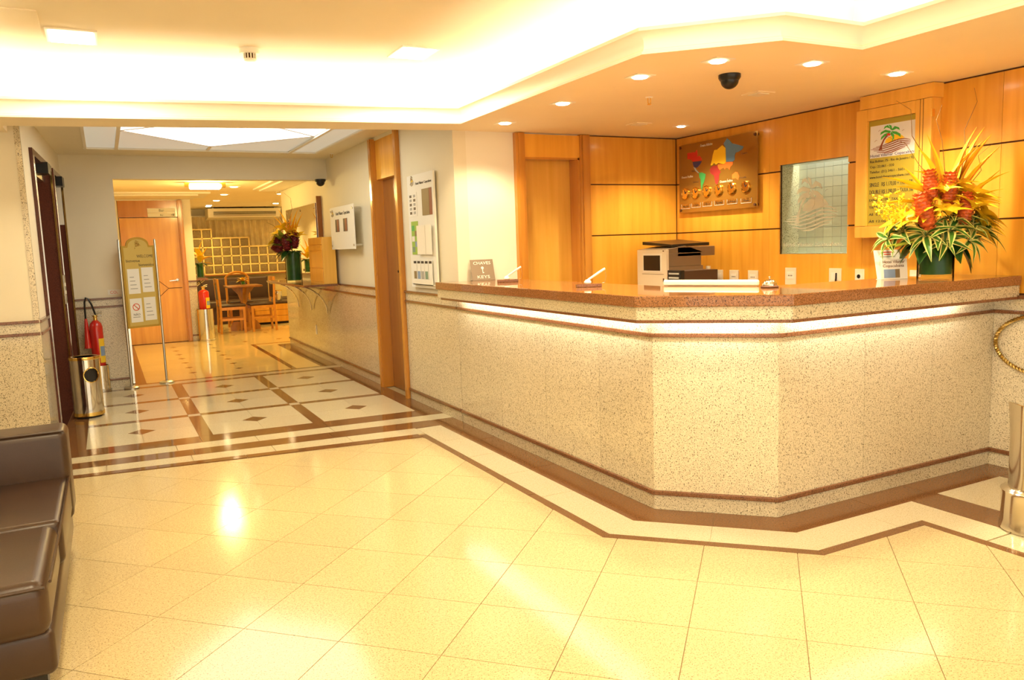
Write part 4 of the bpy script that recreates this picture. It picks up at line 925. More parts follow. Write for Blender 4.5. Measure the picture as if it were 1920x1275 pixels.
def lily(parent, p, az, tilt, L, k='petal'):
    for i in range(6): 
        o = put(LF[k], parent, p, 0, 0, L, 'petal'); o.matrix_basis = Matrix.Translation(p) @ Matrix.Rotation(math.radians(az), 4, 'Z') @ Matrix.Rotation(math.radians(tilt), 4, 'Y') @ Matrix.Rotation(i*math.pi/3, 4, 'Z') @ Matrix.Rotation(math.radians(38), 4, 'Y') @ Matrix.Scale(L, 4)
def cone_mesh(L, r, mat):
    m = MB(); n = 11; rings = [[(r*k*math.cos(a*math.pi/6), r*k*math.sin(a*math.pi/6), L*t) for a in range(12)] for t, k in ((0, .35), (.15, .75), (.5, .85), (.8, .65), (.97, .25))]
    m.rings(rings)
    for i in range(n):
        t = i/(n-1); k = .45+.55*math.sin(math.pi*(.15+.72*t)); cnt = 9
        for j in range(cnt):
            a = 2*math.pi*(j+.5*(i % 2))/cnt; c, s_ = math.cos(a), math.sin(a); rr = r*k; z = L*t*.95; w2 = .30*r
            m.add([(c*rr*.7-s_*w2, s_*rr*.7+c*w2, z), (c*rr*.7+s_*w2, s_*rr*.7-c*w2, z), (c*rr*1.05+s_*w2*.7, s_*rr*1.05-c*w2*.7, z+.05*L), (c*rr*1.12, s_*rr*1.12, z+.085*L), (c*rr*1.05-s_*w2*.7, s_*rr*1.05+c*w2*.7, z+.05*L)], [(0, 1, 2, 3, 4)])
    o = obj('tmp', m, mat); me = o.data; bpy.data.objects.remove(o); return me
GING, PROT = cone_mesh(1, .26, 'petal_r'), cone_mesh(1, .33, 'petal_m')
def cone(parent, me, p, az, tilt, L, name='ginger_cone'): return put(me, parent, p, az, tilt, L, name)
def twig(parent, pts, r=.003): return obj('twig', MB().tube(pts, [r*(1-.7*i/(len(pts)-1)) for i in range(len(pts))], 5), 'twig', parent, local=True)
def wob(p0, p1, n, amp):
    a, b = Vector(p0), Vector(p1); return [tuple(a.lerp(b, i/n)+Vector((random.uniform(-amp, amp), random.uniform(-amp, amp), 0))*(1 if 0 < i else 0)) for i in range(n+1)]
def sprig(parent, p, az, tilt, L, mat='petal_y'):        # feathery filler: short stem with many little buds
    m = MB(); random.seed(int(az*7+L*1000))
    for k in range(46):
        t = random.random(); a = random.uniform(0, 6.28); r = .20*(1-t*.6)*random.random()
        c = Vector((r*math.cos(a), r*math.sin(a), .35+.65*t)); d = .024
        m.add([c+Vector(v)*d for v in ((1, 0, 0), (-1, 0, 0), (0, 1, 0), (0, -1, 0), (0, 0, 1.5), (0, 0, -1))], [(0, 2, 4), (2, 1, 4), (1, 3, 4), (3, 0, 4), (2, 0, 5), (1, 2, 5), (3, 1, 5), (0, 3, 5)])
    o = obj('filler_sprig', m, mat, parent, local=True, kind='stuff'); o.matrix_basis = Matrix.Translation(p) @ Matrix.Rotation(math.radians(az), 4, 'Z') @ Matrix.Rotation(math.radians(tilt), 4, 'Y') @ Matrix.Scale(L, 4)
def vase(parent, r, h, leafmat='green_d'):
    obj('vase_glass', MB().lathe([(r*.2, 0), (r, 0), (r, h), (r-.004, h), (r-.004, .012), (r*.2, .012)], 36), 'glass', parent, smooth=True, local=True)
    obj('vase_leaves', MB().lathe([(r-.007, .020), (r-.006, h*.5), (r-.007, h-.004), (r*.5, h-.004)], 28), leafmat, parent, smooth=True, local=True)
# local frame of the arrangement: +x = viewer's right, +y = away
fl = thing('flower_arrangement', 'large yellow and orange flower arrangement in a glass vase on the counter', 'flowers', (4.135, 2.835, ZS), -.478)
vase(fl, .094, .205)
random.seed(3)
for az in range(0, 360, 36): put(LF['varie'], fl, (.02*math.cos(math.radians(az)), .02*math.sin(math.radians(az)), .21), az+random.uniform(-10, 10), random.uniform(38, 66), random.uniform(.20, .27), 'variegated_leaf')
def rosette(parent, c, az, tilt, L, n=9, spread=48):
    for i in range(n):
        o = put(LF['varie'], parent, c, 0, 0, L, 'variegated_leaf'); l = L*random.uniform(.8, 1.15)
        o.matrix_basis = Matrix.Translation(c) @ Matrix.Rotation(math.radians(az), 4, 'Z') @ Matrix.Rotation(math.radians(tilt), 4, 'Y') @ Matrix.Rotation(i*2*math.pi/n+.3, 4, 'Z') @ Matrix.Rotation(math.radians(spread*random.uniform(.6, 1.15)), 4, 'Y') @ Matrix.Scale(l, 4)
for c, az, tl, L in (((-.20, -.04, .255), 190, 45, .15), ((-.27, -.02, .22), 180, 60, .12), ((-.11, -.10, .235), 230, 45, .15), ((.0, -.13, .25), 270, 35, .16), ((.02, -.10, .31), 270, 20, .15), ((.12, -.11, .27), 310, 35, .15), ((.20, -.07, .235), 345, 50, .14), ((.17, -.06, .31), 330, 30, .14), ((-.03, -.14, .20), 260, 60, .12), ((.10, -.13, .20), 300, 65, .12)): rosette(fl, c, az, tl, L)
for x_, tl, L in ((-.20, 68, .24), (-.17, 52, .22), (-.13, 75, .20), (.15, 60, .20), (.20, 50, .22), (.17, 78, .18)):
    put(LF['varie'], fl, (x_*.5, -.06, .23), 180 if x_ < 0 else 0, tl, L, 'variegated_leaf')
for az, tl, L in ((180, 95, .20), (215, 100, .17), (250, 95, .16), (285, 100, .17), (320, 105, .20), (345, 110, .22), (20, 100, .16), (150, 95, .18)):
    put(LF['big'], fl, (.05*math.cos(math.radians(az)), .05*math.sin(math.radians(az)), .205), az, tl, L, 'broad_leaf')
for x_, y_, z_, az, tl, L in ((-.11, -.13, .27, 180, 16, .20), (-.08, -.09, .42, 190, 6, .17), (.005, -.10, .40, 0, 3, .17), (.075, -.13, .29, 0, 6, .17)):
    cone(fl, GING, (x_, y_, z_), az, tl, L)
for x_, y_, z_, az, tl, L in ((-.17, -.12, .31, 190, 40, .13), (-.03, -.17, .34, 260, 20, .12), (.10, -.17, .37, 300, 25, .14), (-.04, -.14, .46, 250, 20, .10), (.10, -.05, .36, 320, 25, .15), (.18, -.06, .30, 330, 45, .15), (.19, -.06, .24, 330, 65, .13), (-.02, -.04, .46, 250, 20, .12), (-.22, -.05, .30, 190, 50, .12), (-.10, -.10, .33, 230, 35, .12), (.14, -.10, .40, 300, 25, .15), (.18, -.09, .28, 320, 50, .15), (.06, -.06, .48, 280, 15, .13), (.11, -.09, .43, 310, 30, .17), (.19, -.08, .33, 330, 50, .15), (.0, -.08, .40, 270, 25, .14)):
    lily(fl, (x_, y_, z_), az, tl, L)
for x_, z_, az, tl, L, k in ((-.10, .46, 180, 62, .20, 'spikey'), (-.08, .46, 185, 30, .22, 'spike'), (-.02, .44, 180, 4, .36, 'spike'), (.02, .46, 20, 25, .30, 'spike'), (.08, .42, 0, 20, .42, 'spike'), (.10, .42, 350, 26, .36, 'spike'), (.12, .40, 340, 38, .28, 'spikey'), (.05, .50, 200, 55, .26, 'spikey'), (.14, .36, 340, 28, .28, 'spike'), (.06, .44, 0, 8, .40, 'spike'), (-.04, .50, 190, 15, .26, 'spikey'), (.12, .46, 180, 48, .28, 'spike'), (-.06, .44, 178, 50, .30, 'spikey'), (.10, .46, 5, 14, .40, 'spike'), (.02, .48, 350, 26, .32, 'spike'), (.10, .38, 330, 50, .22, 'spikey'), (-.10, .40, 182, 72, .24, 'spikey')):
    put(LF[k], fl, (x_, random.uniform(-.08, .02), z_), az, tl, L, 'heliconia_bract')
for x_, az, tl, L in ((-.12, 180, 48, .34), (-.10, 185, 60, .30), (-.10, 180, 40, .30), (-.12, 200, 55, .28), (-.08, 160, 30, .28), (-.15, 190, 25, .20), (-.05, 250, 30, .22), (.08, 300, 35, .2)): sprig(fl, (x_, -.02, .24), az, tl, L)
for pts in ([(.02, 0, .2), (.10, -.02, .5), (.13, -.03, .68), (.12, -.03, .80), (.19, -.02, .95), (.16, -.04, 1.02)], [(-.02, 0, .2), (-.02, -.02, .52), (-.12, -.03, .62), (-.20, -.03, .74), (-.30, -.03, .78)], [(-.02, 0, .2), (-.05, -.03, .6), (-.16, -.02, .78), (-.17, -.02, .92), (-.25, -.02, .97)], [(.05, 0, .2), (.16, -.02, .5), (.22, -.03, .58), (.20, -.03, .66), (.27, -.04, .72)], [(0, 0, .2), (.03, -.03, .5), (.0, -.03, .75), (-.03, -.02, .86), (.0, -.02, .94)]): twig(fl, pts)
for a in (0, 1): obj('cut_stem', MB().tube([(-.06, -.05, .23), (-.18, -.08-.03*a, .205), (-.32+.03*a, -.10-.03*a, .185)], .006), 'green_y', fl, local=True)
# hall shelf arrangement
f2 = thing('flower_arrangement', 'tall green glass vase of crimson proteas and yellow lilies on the hall shelf', 'flowers', (2.14, 10.2, .991), -.478)
vase(f2, .10, .385)
for x_, y_, z_, az, tl, L in ((-.10, -.06, .42, 180, 35, .16), (-.03, -.10, .40, 240, 12, .20), (.04, -.06, .42, 0, 8, .20), (-.12, -.03, .38, 185, 60, .14), (.0, .0, .50, 90, 10, .16)): cone(f2, PROT, (x_, y_, z_), az, tl, L, 'protea_head')
for x_, y_, z_, az, tl, L in ((-.18, -.05, .50, 190, 50, .16), (.09, -.09, .55, 300, 20, .15), (-.07, -.05, .66, 180, 20, .17), (.02, -.08, .62, 260, 20, .15), (-.12, -.08, .60, 220, 35, .14)): lily(f2, (x_, y_, z_), az, tl, L)
for x_, z_, az, tl, L, k in ((.03, .58, 0, 6, .36, 'spike'), (.06, .56, 0, 12, .34, 'spike'), (-.02, .62, 180, 12, .34, 'spike'), (.05, .55, 300, 25, .30, 'spike'), (0, .64, 0, 2, .26, 'spike'), (-.04, .6, 180, 25, .3, 'spike')): put(LF[k], f2, (x_, -.05, z_), az, tl, L, 'heliconia_bract')
for az in range(100, 460, 30):
    near_wall = math.cos(math.radians(az-27)) > .2
    put(LF['green'] if az % 60 else LF['big'], f2, (.05*math.cos(math.radians(az)), .05*math.sin(math.radians(az)), .38), az, random.uniform(55, 100), .10 if near_wall else random.uniform(.16, .22), 'broad_leaf')
for k in range(20): put(LF['thin'] if k % 2 else LF['lime'], f2, (random.uniform(-.08, .04), random.uniform(-.08, .0), .42), random.uniform(150, 290), random.uniform(10, 60), random.uniform(.2, .32), 'slim_leaf')
for pts in ([(0, 0, .38), (-.03, 0, .75), (.03, 0, .92), (.02, 0, 1.05), (-.06, 0, 1.12)], [(0, 0, .38), (-.06, 0, .7), (-.13, 0, .82), (-.10, 0, .95), (-.17, 0, 1.0)], [(0, 0, .38), (-.10, 0, .6), (-.22, 0, .72), (-.30, 0, .76)]): twig(f2, pts, .004)
for x_, tl, L in ((.02, 8, .3), (.0, 25, .28)): sprig(f2, (x_, -.06, .48), 270, tl, L, 'petal_o')
# bar side arrangement on a small wall shelf
o = thing('corner_shelf', 'small wooden wall shelf carrying flowers beside the bar pillar', 'shelf', (1.33, 14.2, .96)); obj('board', MB().box(1.202, 1.52, 14.0, 14.45, .955, .985), 'wood_d', o)
for y in (14.06, 14.39): obj('bracket', MB().tube([(1.47, y, .955), (1.34, y, .86), (1.206, y, .78)], .010), 'brushed', o)
f3 = thing('flower_arrangement', 'orange flowers in a slim green vase on the small shelf by the pillar', 'flowers', (1.43, 14.22, .986), -.478); vase(f3, .06, .24)
for x_, z_, az, tl, L, k in ((0, .3, 0, 5, .36, 'spike'), (.03, .3, 0, 25, .30, 'spike'), (.05, .28, 0, 45, .25, 'petalo'), (0, .3, 180, 20, .28, 'petalo'), (.02, .26, 300, 35, .26, 'petal'), (.05, .24, 20, 70, .2, 'petalo'), (.02, .34, 270, 20, .25, 'petal')): put(LF[k], f3, (x_, -.02, z_), az, tl, L, 'petal')
for az in range(0, 360, 60): put(LF['green'], f3, (0, 0, .24), az, 80, .16, 'broad_leaf')

# ================================================================ BINS, EXTINGUISHERS, SIGN STAND
def bin_shell(parent, r, z0, z1, haz, hz, hr, mat='steel'):
    n, k = 72, 44; vs, fs = [], []
    for j in range(k+1):
        for i in range(n): a = 2*math.pi*i/n; vs.append((r*math.cos(a), r*math.sin(a), z0+(z1-z0)*j/k))
    for j in range(k):
        for i in range(n):
            a = 2*math.pi*(i+.5)/n; da = (a-haz+math.pi) % (2*math.pi)-math.pi; dz = z0+(z1-z0)*(j+.5)/k-hz
            if (da*r)**2+dz**2 < hr**2: continue
            fs.append((j*n+i, j*n+(i+1) % n, (j+1)*n+(i+1) % n, (j+1)*n+i))
    obj('shell', MB().add(vs, fs), mat, parent, smooth=True, local=True)
    obj('liner', MB().lathe([(r*.90, z0), (r*.90, z1)], 32, caps=False), 'dark', parent, local=True)
    ring = [((r+.001)*math.cos(haz+hr*1.04*math.cos(t)/r), (r+.001)*math.sin(haz+hr*1.04*math.cos(t)/r), hz+hr*1.04*math.sin(t)) for t in [i*2*math.pi/28 for i in range(29)]]
    obj('opening_ring', MB().tube(ring, .005, 6), 'gold', parent, smooth=True, local=True)
b1 = thing('waste_bin', 'polished steel litter bin with brass rims and round opening by the elevator', 'bin', (-.225, 7.72, .001))
bin_shell(b1, .120, .045, .515, -math.pi/2+.42, .375, .060)
obj('top_rim', MB().lathe([(.124, .508), (.127, .520), (.124, .532), (.105, .534), (.085, .530)], 36), 'gold', b1, smooth=True, local=True); obj('base_rim', MB().lathe([(.112, .012), (.124, .020), (.124, .048)], 36), 'gold', b1, smooth=True, local=True)
obj('foot', MB().lathe([(.10, 0), (.10, .014)], 28), 'dark', b1, local=True); obj('ash_tray', MB().lathe([(.08, .530), (.06, .52)], 28), 'dark', b1, local=True)
def extinguisher(x, y, z, r, h, label, horn=True, az=0):
    t = thing('fire_extinguisher', label, 'fire extinguisher', (x, y, z), az)
    obj('cylinder', MB().lathe([(r*.85, 0), (r, .015), (r, h*.86), (r*.85, h*.93), (r*.45, h*.985), (r*.3, h)], 28), 'red', t, smooth=True, local=True)
    obj('neck', MB().lathe([(r*.3, h), (r*.3, h+.03), (r*.4, h+.035), (r*.4, h+.05)], 16), 'gold', t, smooth=True, local=True)
    v = obj('valve_lever', MB().tube([(-.01, 0, h+.05), (.02, 0, h+.065), (.065, 0, h+.075)], .007).tube([(0, 0, h+.05), (.02, 0, h+.045), (.06, 0, h+.045)], .006), 'brushed', t, local=True)
    pts = [(r*1.0*math.cos(a), r*1.0*math.sin(a)) for a in [(-1.35+i*.16) for i in range(9)]]
    m = MB()
    for i in range(8): 
        (xa, ya), (xb, yb) = pts[i], pts[i+1]; k = 1.012; m.add([(xa*k, ya*k, h*.12), (xb*k, yb*k, h*.12), (xb*k, yb*k, h*.62), (xa*k, ya*k, h*.62)], [(0, 1, 2, 3)])
    la = obj('label', m, 'yellow', t, smooth=True, local=True)
    m = MB()
    for i in range(1, 7):
        (xa, ya), (xb, yb) = pts[i], pts[i+1]; k = 1.02; m.add([(xa*k, ya*k, h*.26), (xb*k, yb*k, h*.26), (xb*k, yb*k, h*.46), (xa*k, ya*k, h*.46)], [(0, 1, 2, 3)])
    obj('label_print', m, 'c_pblue', la, local=True)
    if horn:
        hx = -.085
        obj('discharge_horn', MB().lathe([(.038, .215), (.036, .225), (.014, .50), (.012, .52)], 18, (hx, 0, 0)), 'red', t, smooth=True, local=True)
        obj('hose', MB().tube([(hx, 0, .50), (hx, 0, .62), (hx+.004, 0, .69), (hx+.018, 0, .735), (hx+.040, 0, .72), (hx+.065, 0, .66), (hx+.085, 0, .58), (.012, 0, h+.035)], .009, 8), 'black', t, smooth=True, local=True)
    else: obj('hose', MB().tube([(0, 0, h+.05), (-.03, 0, h+.10), (-.05, 0, h+.15)], .008, 6), 'black', t, local=True)
    return t
def stand(x, y, r, h, label, label2=None):
    t = thing('extinguisher_stand', label, 'stand', (x, y, .001))
    obj('cylinder', MB().lathe([(r, 0), (r, h), (r-.006, h), (r-.006, h-.03), (r*.3, h-.03)], 32), 'steel', t, smooth=True, local=True)
    obj('base_ring', MB().lathe([(r+.006, 0), (r+.006, .02), (r+.001, .024)], 32), 'brushed', t, local=True); return t
stand(-.125, 9.15, .082, .27, 'steel drum stand holding the fire extinguisher in the hall'); extinguisher(-.13, 9.15, .2415, .062, .50, 'red fire extinguisher with black hose and horn in the hall')
stand(1.375, 13.45, .125, .51, 'steel drum stand holding the fire extinguisher by the bar pillar'); extinguisher(1.375, 13.45, .4815, .082, .34, 'short red fire extinguisher by the bar pillar', False)
cs = thing('co_sign', 'small white CO2 sign on the wall above the granite rail', 'sign', (.08, 9.295, .985)); fc = FR((.01, 9.299, .985), (1, 0, 0), (0, 0, 1))
m = MB(); fbox(m, fc, 0, .14, 0, .055, 0, .003); obj('plate', m, 'paper', cs); text('lettering', 'CO', fc, .02, .012, .045, 'ink_r', cs, width=.06, h=.0035); text('lettering', '2', fc, .085, .008, .022, 'ink_r', cs, h=.0035)
# welcome sign stand
P1, P2 = Vector((.150, 9.11)), Vector((.50, 9.27)); dx = (P2-P1).normalized(); LW = (P2-P1).length
ws = thing('welcome_sign_stand', 'golden welcome board with four notices between two steel posts', 'sign stand', ((P1.x+P2.x)/2, (P1.y+P2.y)/2, .0))
for p in (P1, P2):
    obj('post', MB().lathe([(.0125, .012), (.0125, 1.55), (.008, 1.558)], 16, (p.x, p.y, 0)), 'brushed', ws, smooth=True); obj('post_base', MB().lathe([(.075, 0), (.075, .012), (.06, .022), (.016, .03)], 28, (p.x, p.y, 0)), 'brushed', ws, smooth=True)
fw_ = FR((P1.x, P1.y, .63), (dx.x, dx.y, 0), (0, 0, 1)); a0, a1 = .018, LW-.018; W2 = a1-a0
arch = [(a0, 0), (a1, 0), (a1, .86), (a1-.05, .86)]+[(a0+W2/2+W2*.34*math.cos(t), .875+.075*math.sin(t)) for t in [i*math.pi/12 for i in range(13)]]+[(a0+.05, .86), (a0, .86)]
m = MB(); fpoly(m, fw_, arch, -.008, .008); obj('board', m, 'sign_rim', ws)
inn = [(a0+(p[0]-a0-W2/2)*.88+W2/2, .02+(p[1])*.955) for p in arch]; m = MB(); fpoly(m, fw_, inn, .008, .010); obj('board_face', m, 'sign_gold', ws)
logo(fw_, a0+W2*.32, .80, W2*.36, .12, ws, dict(sun='goldd', trunk='goldd', frond='goldd', nut='goldd', wave='goldd'), .010, False)
for s, a, b, wd in (('WELCOME', .44, .735, .50), ('bienvenue', .10, .69, .42), ('bienvenidos', .48, .645, .46)): text('lettering', s, fw_, a0+W2*a, b, .044, 'ink', ws, width=W2*wd, h=.0105)
for i, (ax, b0, b1) in enumerate(((.11, .36, .62), (.54, .37, .63), (.11, .06, .31), (.54, .07, .315))):
    s = sheet(fw_, a0+W2*ax, a0+W2*(ax+.36), b0, b1, 'paper', ws, 'notice_sheet', .010)
    for k in range(4 if i != 2 else 1): m = MB(); fbox(m, fw_, a0+W2*(ax+.06), a0+W2*(ax+.28-.03*k), b0+.05+.04*k, b0+.058+.04*k, .012, .0128); obj('print', m, 'paper_g', s)
    if i == 2:
        c_ = (a0+W2*(ax+.18), b0+.16); m = MB(); fribbon(m, fw_, [(c_[0]+.035*math.cos(t), c_[1]+.035*math.sin(t)) for t in [k*2*math.pi/16 for k in range(17)]], .008, .012, .013); fribbon(m, fw_, [(c_[0]-.024, c_[1]+.024), (c_[0]+.024, c_[1]-.024)], .008, .012, .013); obj('no_smoking_mark', m, 'ink_r', s)
        text('lettering', 'NÃO', fw_, c_[0], b0+.07, .032, 'ink', s, align='CENTER', h=.0125)
# right side bin
rb = thing('ashtray_bin', 'polished steel pedestal ashtray bin beside the reception counter', 'bin', (3.635, 1.985, .001))
obj('lower_drum', MB().lathe([(.125, 0), (.132, .01), (.130, .03), (.126, .05), (.126, .17), (.130, .185), (.118, .195), (.105, .20)], 40), 'steel', rb, smooth=True, local=True)
n = 40; obj('upper_tube', MB().rings([[(rr*math.cos(2*math.pi*i/n), rr*math.sin(2*math.pi*i/n), (z if not sl else z+.05*math.cos(2*math.pi*i/n-2.6))) for i in range(n)] for rr, z, sl in ((.100, .20, 0), (.100, .42, 0), (.106, .50, 1), (.112, .54, 1), (.104, .54, 1), (.094, .48, 1))], False), 'steel', rb, smooth=True, local=True)
obj('ash_insert', MB().lathe([(.093, .44), (.04, .43)], 28), 'maroon', rb, local=True)
# oval braided hoop on the granite wall
hp = thing('braided_hoop', 'dark gold braided oval hoop hanging on the granite wall beside the counter', 'hoop', (4.47, 2.42, .75))
cy_, cz_, ra, rz_ = 2.42, .725, .265, .165
for ph in (0, math.pi):
    obj('strand', MB().tube([(4.470+.006*math.cos(40*t+ph), cy_+(ra+.006*math.sin(40*t+ph))*math.cos(t), cz_+(rz_+.006*math.sin(40*t+ph))*math.sin(t)) for t in [i*2*math.pi/240 for i in range(241)]], .0065, 5), 'goldd', hp, smooth=True)
obj('hook', MB().tube([(4.487, cy_, cz_+rz_-.010), (4.46, cy_, cz_+rz_-.012), (4.455, cy_, cz_+rz_+.01)], .004, 6), 'brushed', hp)

# ================================================================ SOFA
so_ = thing('sofa', 'dark brown leather sofa without arms in front of the lobby wall', 'sofa', (-1.1, 3.45, 0))
obj('base', MB().rbox(-2.0, -.235, 2.72, 4.19, .085, .235, .025), 'leather', so_, smooth=True)
obj('backrest', MB().rbox(-2.0, -.215, 3.97, 4.21, .20, .615, .035, 4), 'leather', so_, smooth=True)
obj('seat_cushion', MB().rbox(-2.0, -.222, 3.30, 4.0, .23, .405, .030, 4), 'leather', so_, smooth=True)
obj('seat_cushion', MB().rbox(-2.0, -.238, 2.68, 3.305, .225, .402, .045, 5), 'leather', so_, smooth=True)
for p in ([(-2.0, 3.975, .612), (-.225, 3.975, .612)], [(-2.0, 2.685, .385), (-.245, 2.685, .385)], [(-.23, 2.70, .396), (-.225, 3.29, .398), (-.222, 3.98, .400)]): obj('piping', MB().tube(p, .005, 6), 'leather', so_, smooth=True)
for x in (-1.93, -.30):
    for y in (2.80, 4.08): obj('leg', MB().box(x-.03, x+.03, y-.03, y+.03, 0, .085), 'black', so_)

# ================================================================ BAR FURNITURE
gw = thing('glass_block_screen', 'stepped amber glass block screen behind the bar bench', 'glass block wall', (2.4, 17.0, .965))
bs, x0b = .18, 1.43
for c in range(11):
    nr = 5 if c < 3 else 4 if c < 7 else 3
    for r_ in range(nr):
        bx0, bz0 = x0b+c*bs, .975+r_*bs
        o = obj('glass_block', MB().rbox(bx0+.012, bx0+bs-.012, 16.96, 17.03, bz0+.012, bz0+bs-.012, .02, 2), 'gblock', gw, smooth=True)
        obj('mortar_joint', MB().box(bx0-.012, bx0+.012, 16.965, 17.025, bz0, bz0+bs).box(bx0, bx0+bs, 16.965, 17.025, bz0-.012, bz0+.012), 'mortar', gw)
m = MB()
for c0, c1, nr in ((0, 3, 5), (3, 7, 4), (7, 11, 3)):
    m.box(x0b+c0*bs-.012, x0b+c1*bs+.012, 16.96, 17.03, .975+nr*bs-.010, .975+nr*bs+.016); m.box(x0b+c1*bs-.012, x0b+c1*bs+.012, 16.96, 17.03, .965, .975+nr*bs)
obj('edge_trim', m, 'mortar', gw); obj('screen_sill', MB().box(1.2, 3.66, 16.93, 17.04, .94, .966), 'wood_d', gw)
m = MB(); n = 150; vs = []
for i in range(n+1):
    x = 1.22+2.44*i/n; y = 17.27+.03*math.sin(i*.9)+.012*math.sin(i*.31)
    vs += [(x, y, .97), (x, y, 2.14)]
m.add(vs, [(2*i, 2*i+2, 2*i+3, 2*i+1) for i in range(n)]); cu = obj('curtain', m, 'curtain', smooth=True); tag(cu, 'beige pleated curtain hanging behind the glass block screen', 'curtain')
cr_ = thing('curtain_track', 'thin white curtain track under the bar ceiling', 'curtain track', (2.4, 17.27, 2.14)); obj('track', MB().box(1.21, 3.67, 17.25, 17.29, 2.14, 2.16), 'white', cr_)
for x in (1.4, 2.4, 3.4): obj('bracket', MB().box(x, x+.03, 17.26, 17.39, 2.16, 2.18), 'white', cr_)
ac = thing('air_conditioner', 'white ceiling hung air conditioner above the beige curtain', 'air conditioner', (2.6, 16.8, 2.06))
obj('body', MB().add([(1.90, 16.62, 2.10), (3.30, 16.62, 2.10), (3.30, 17.1, 2.06), (1.90, 17.1, 2.06), (1.90, 16.55, 2.27), (3.30, 16.55, 2.27), (3.30, 17.1, 2.27), (1.90, 17.1, 2.27)], [(0, 3, 2, 1), (4, 5, 6, 7), (0, 1, 5, 4), (1, 2, 6, 5), (2, 3, 7, 6), (3, 0, 4, 7)]), 'plastic', ac)
fa = FR((1.90, 16.62, 2.10), (1, 0, 0), (0, -.07, .17)); fa.n = Vector((0, -1, -.4)).normalized()
m = MB(); fbox(m, fa, .10, 1.30, .055, .115, 0, .004); obj('outlet_grille', m, 'dark', ac)
for b in (.07, .095): m = MB(); fbox(m, fa, .10, 1.30, b, b+.008, .004, .010); obj('louvre', m, 'plastic', ac)
m = MB(); fbox(m, fa, .10, 1.30, .028, .036, 0, .003); obj('seam', m, 'groove', ac)
for x in (2.0, 3.2): obj('hanger', MB().box(x, x+.03, 16.75, 16.9, 2.27, 2.30), 'brushed', ac)
be_ = thing('bench', 'long dark leather bar bench under the glass block screen', 'bench', (2.0, 16.6, 0))
obj('backrest', MB().rbox(1.26, 2.98, 16.78, 16.92, .38, .90, .04, 3), 'leather_d', be_, smooth=True); obj('seat', MB().rbox(1.26, 3.4, 16.25, 16.80, .32, .46, .04, 3), 'leather_d', be_, smooth=True); obj('plinth', MB().box(1.28, 3.38, 16.32, 16.90, 0, .33), 'leather_d', be_)
wbx = thing('wooden_bench_box', 'low amber wooden bench box with horizontal boards behind the chairs', 'bench', (2.95, 15.85, 0))
for k in range(3): obj('board', MB().box(2.45, 3.55, 15.55, 15.58, .045+k*.115, .155+k*.115), 'wood', wbx, bevel=.004)
obj('carcass', MB().box(2.46, 3.54, 15.58, 16.18, .04, .39), 'wood_d', wbx); obj('seat_pad', MB().rbox(2.44, 3.56, 15.54, 16.2, .392, .43, .015, 2), 'leather_d', wbx, smooth=True); obj('plinth', MB().box(2.5, 3.5, 15.6, 16.15, 0, .04), 'dark', wbx)
ap = thing('ashtray_pot', 'small brass rimmed steel pot standing on the wooden bench box', 'pot', (2.95, 15.68, .431)); obj('body', MB().lathe([(.075, 0), (.08, .01), (.08, .20)], 28), 'steel', ap, smooth=True, local=True); obj('rim', MB().lathe([(.086, .195), (.088, .21), (.07, .212)], 28), 'gold', ap, smooth=True, local=True)
tb = thing('bar_table', 'reddish wooden pedestal bar table with cross shaped foot', 'table', (2.18, 14.8, 0))
obj('table_top', MB().rbox(1.88, 2.48, 14.5, 15.1, .775, .81, .012, 2), 'wood_d', tb, smooth=True)
def fin(ax):
    prof = [(-.05, .14), (-.05, .50), (-.09, .64), (-.20, .775), (.20, .775), (.09, .64), (.05, .50), (.05, .14)]
    f = FR((2.18, 14.8, 0), (1, 0, 0) if ax == 0 else (0, 1, 0), (0, 0, 1)); m = MB(); fpoly(m, f, prof, -.03, .03); return m
for ax in (0, 1): obj('pedestal_fin', fin(ax), 'wood_f', tb)
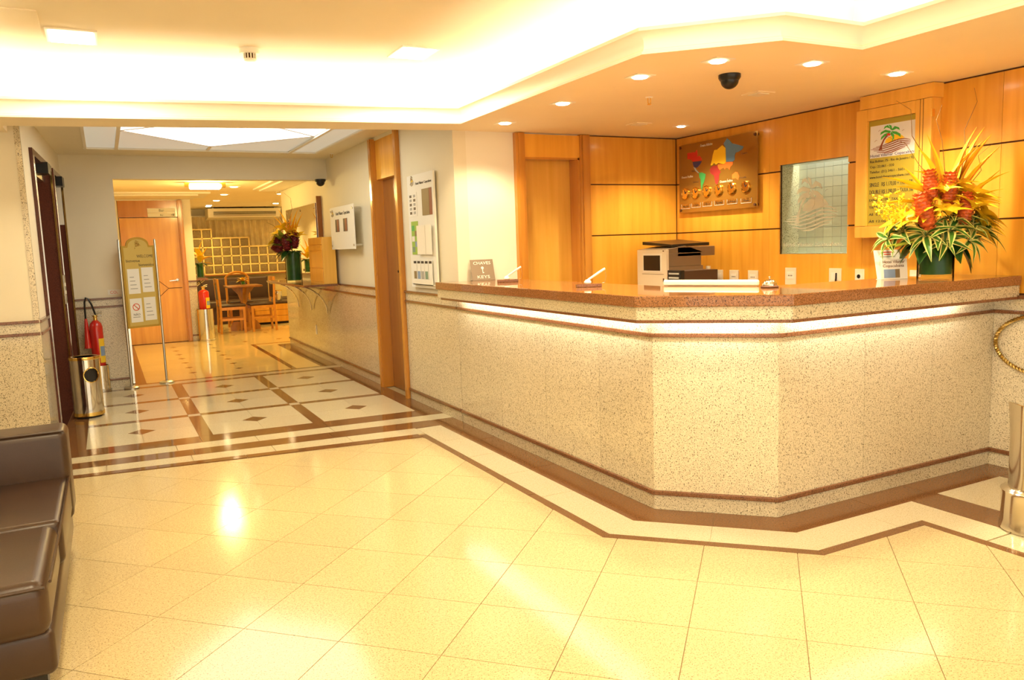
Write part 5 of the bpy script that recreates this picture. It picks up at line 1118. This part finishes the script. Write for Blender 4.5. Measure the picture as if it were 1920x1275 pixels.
for ax in (0, 1):
    f = FR((2.18, 14.8, 0), (1, 0, 0) if ax == 0 else (0, 1, 0), (0, 0, 1)); m = MB(); fpoly(m, f, [(-.26, 0), (-.12, 0), (-.10, .03), (.10, .03), (.12, 0), (.26, 0), (.26, .07), (.20, .16), (-.20, .16), (-.26, .07)], -.032, .032); obj('foot', m, 'wood_f', tb)
f4 = thing('table_flowers', 'small bunch of yellow flowers in a glass on the bar table', 'flowers', (2.18, 14.72, .811)); vase(f4, .04, .07, 'green')
for k in range(14): put(LF['petal' if k % 2 else 'petalo'], f4, (0, 0, .06), k*51, 15+(k*37) % 60, .13, 'petal')
for k in range(6): put(LF['thin'], f4, (0, 0, .06), k*60+20, 65, .13, 'slim_leaf')
def chair(loc, rz, label, arched=False):
    t = thing('bar_chair', label, 'chair', loc, rz, 'wooden chairs around the bar table')      # faces local +x
    for y in (-.2, .2):
        obj('back_leg', MB().tube([(-.215, y, 0), (-.20, y, .45), (-.225, y, .95)], .021, 8), 'wood_f', t, smooth=True, local=True); obj('front_leg', MB().box(.16, .20, y-.02, y+.02, 0, .45), 'wood_f', t, local=True)
        obj('side_rail', MB().box(-.20, .17, y-.014, y+.014, .405, .455), 'wood_f', t, local=True); obj('stretcher', MB().box(-.20, .17, y-.011, y+.011, .22, .26), 'wood_f', t, local=True)
    obj('seat', MB().rbox(-.21, .22, -.21, .21, .455, .50, .02, 3), 'leather_d', t, smooth=True, local=True)
    obj('front_rail', MB().box(.165, .19, -.18, .18, .40, .455), 'wood_f', t, local=True)
    if arched: obj('top_rail', MB().tube([(-.222, .2*math.cos(a), .90+.13*math.sin(a)) for a in [i*math.pi/14 for i in range(15)]], .02, 8), 'wood_f', t, smooth=True, local=True)
    else: obj('top_rail', MB().box(-.24, -.21, -.2, .2, .87, .95), 'wood_f', t, local=True)
    obj('back_pad', MB().rbox(-.225, -.195, -.17, .17, .58, .86, .012, 2), 'leather_d', t, smooth=True, local=True)
chair((1.92, 14.50, .001), 0, 'wooden bar chair at the table side next to the pillar')
chair((2.42, 14.50, .001), math.pi, 'wooden bar chair at the table side next to the bench box')
chair((2.20, 15.35, .001), -math.pi/2, 'wooden bar chair with arched back between table and bench', True)
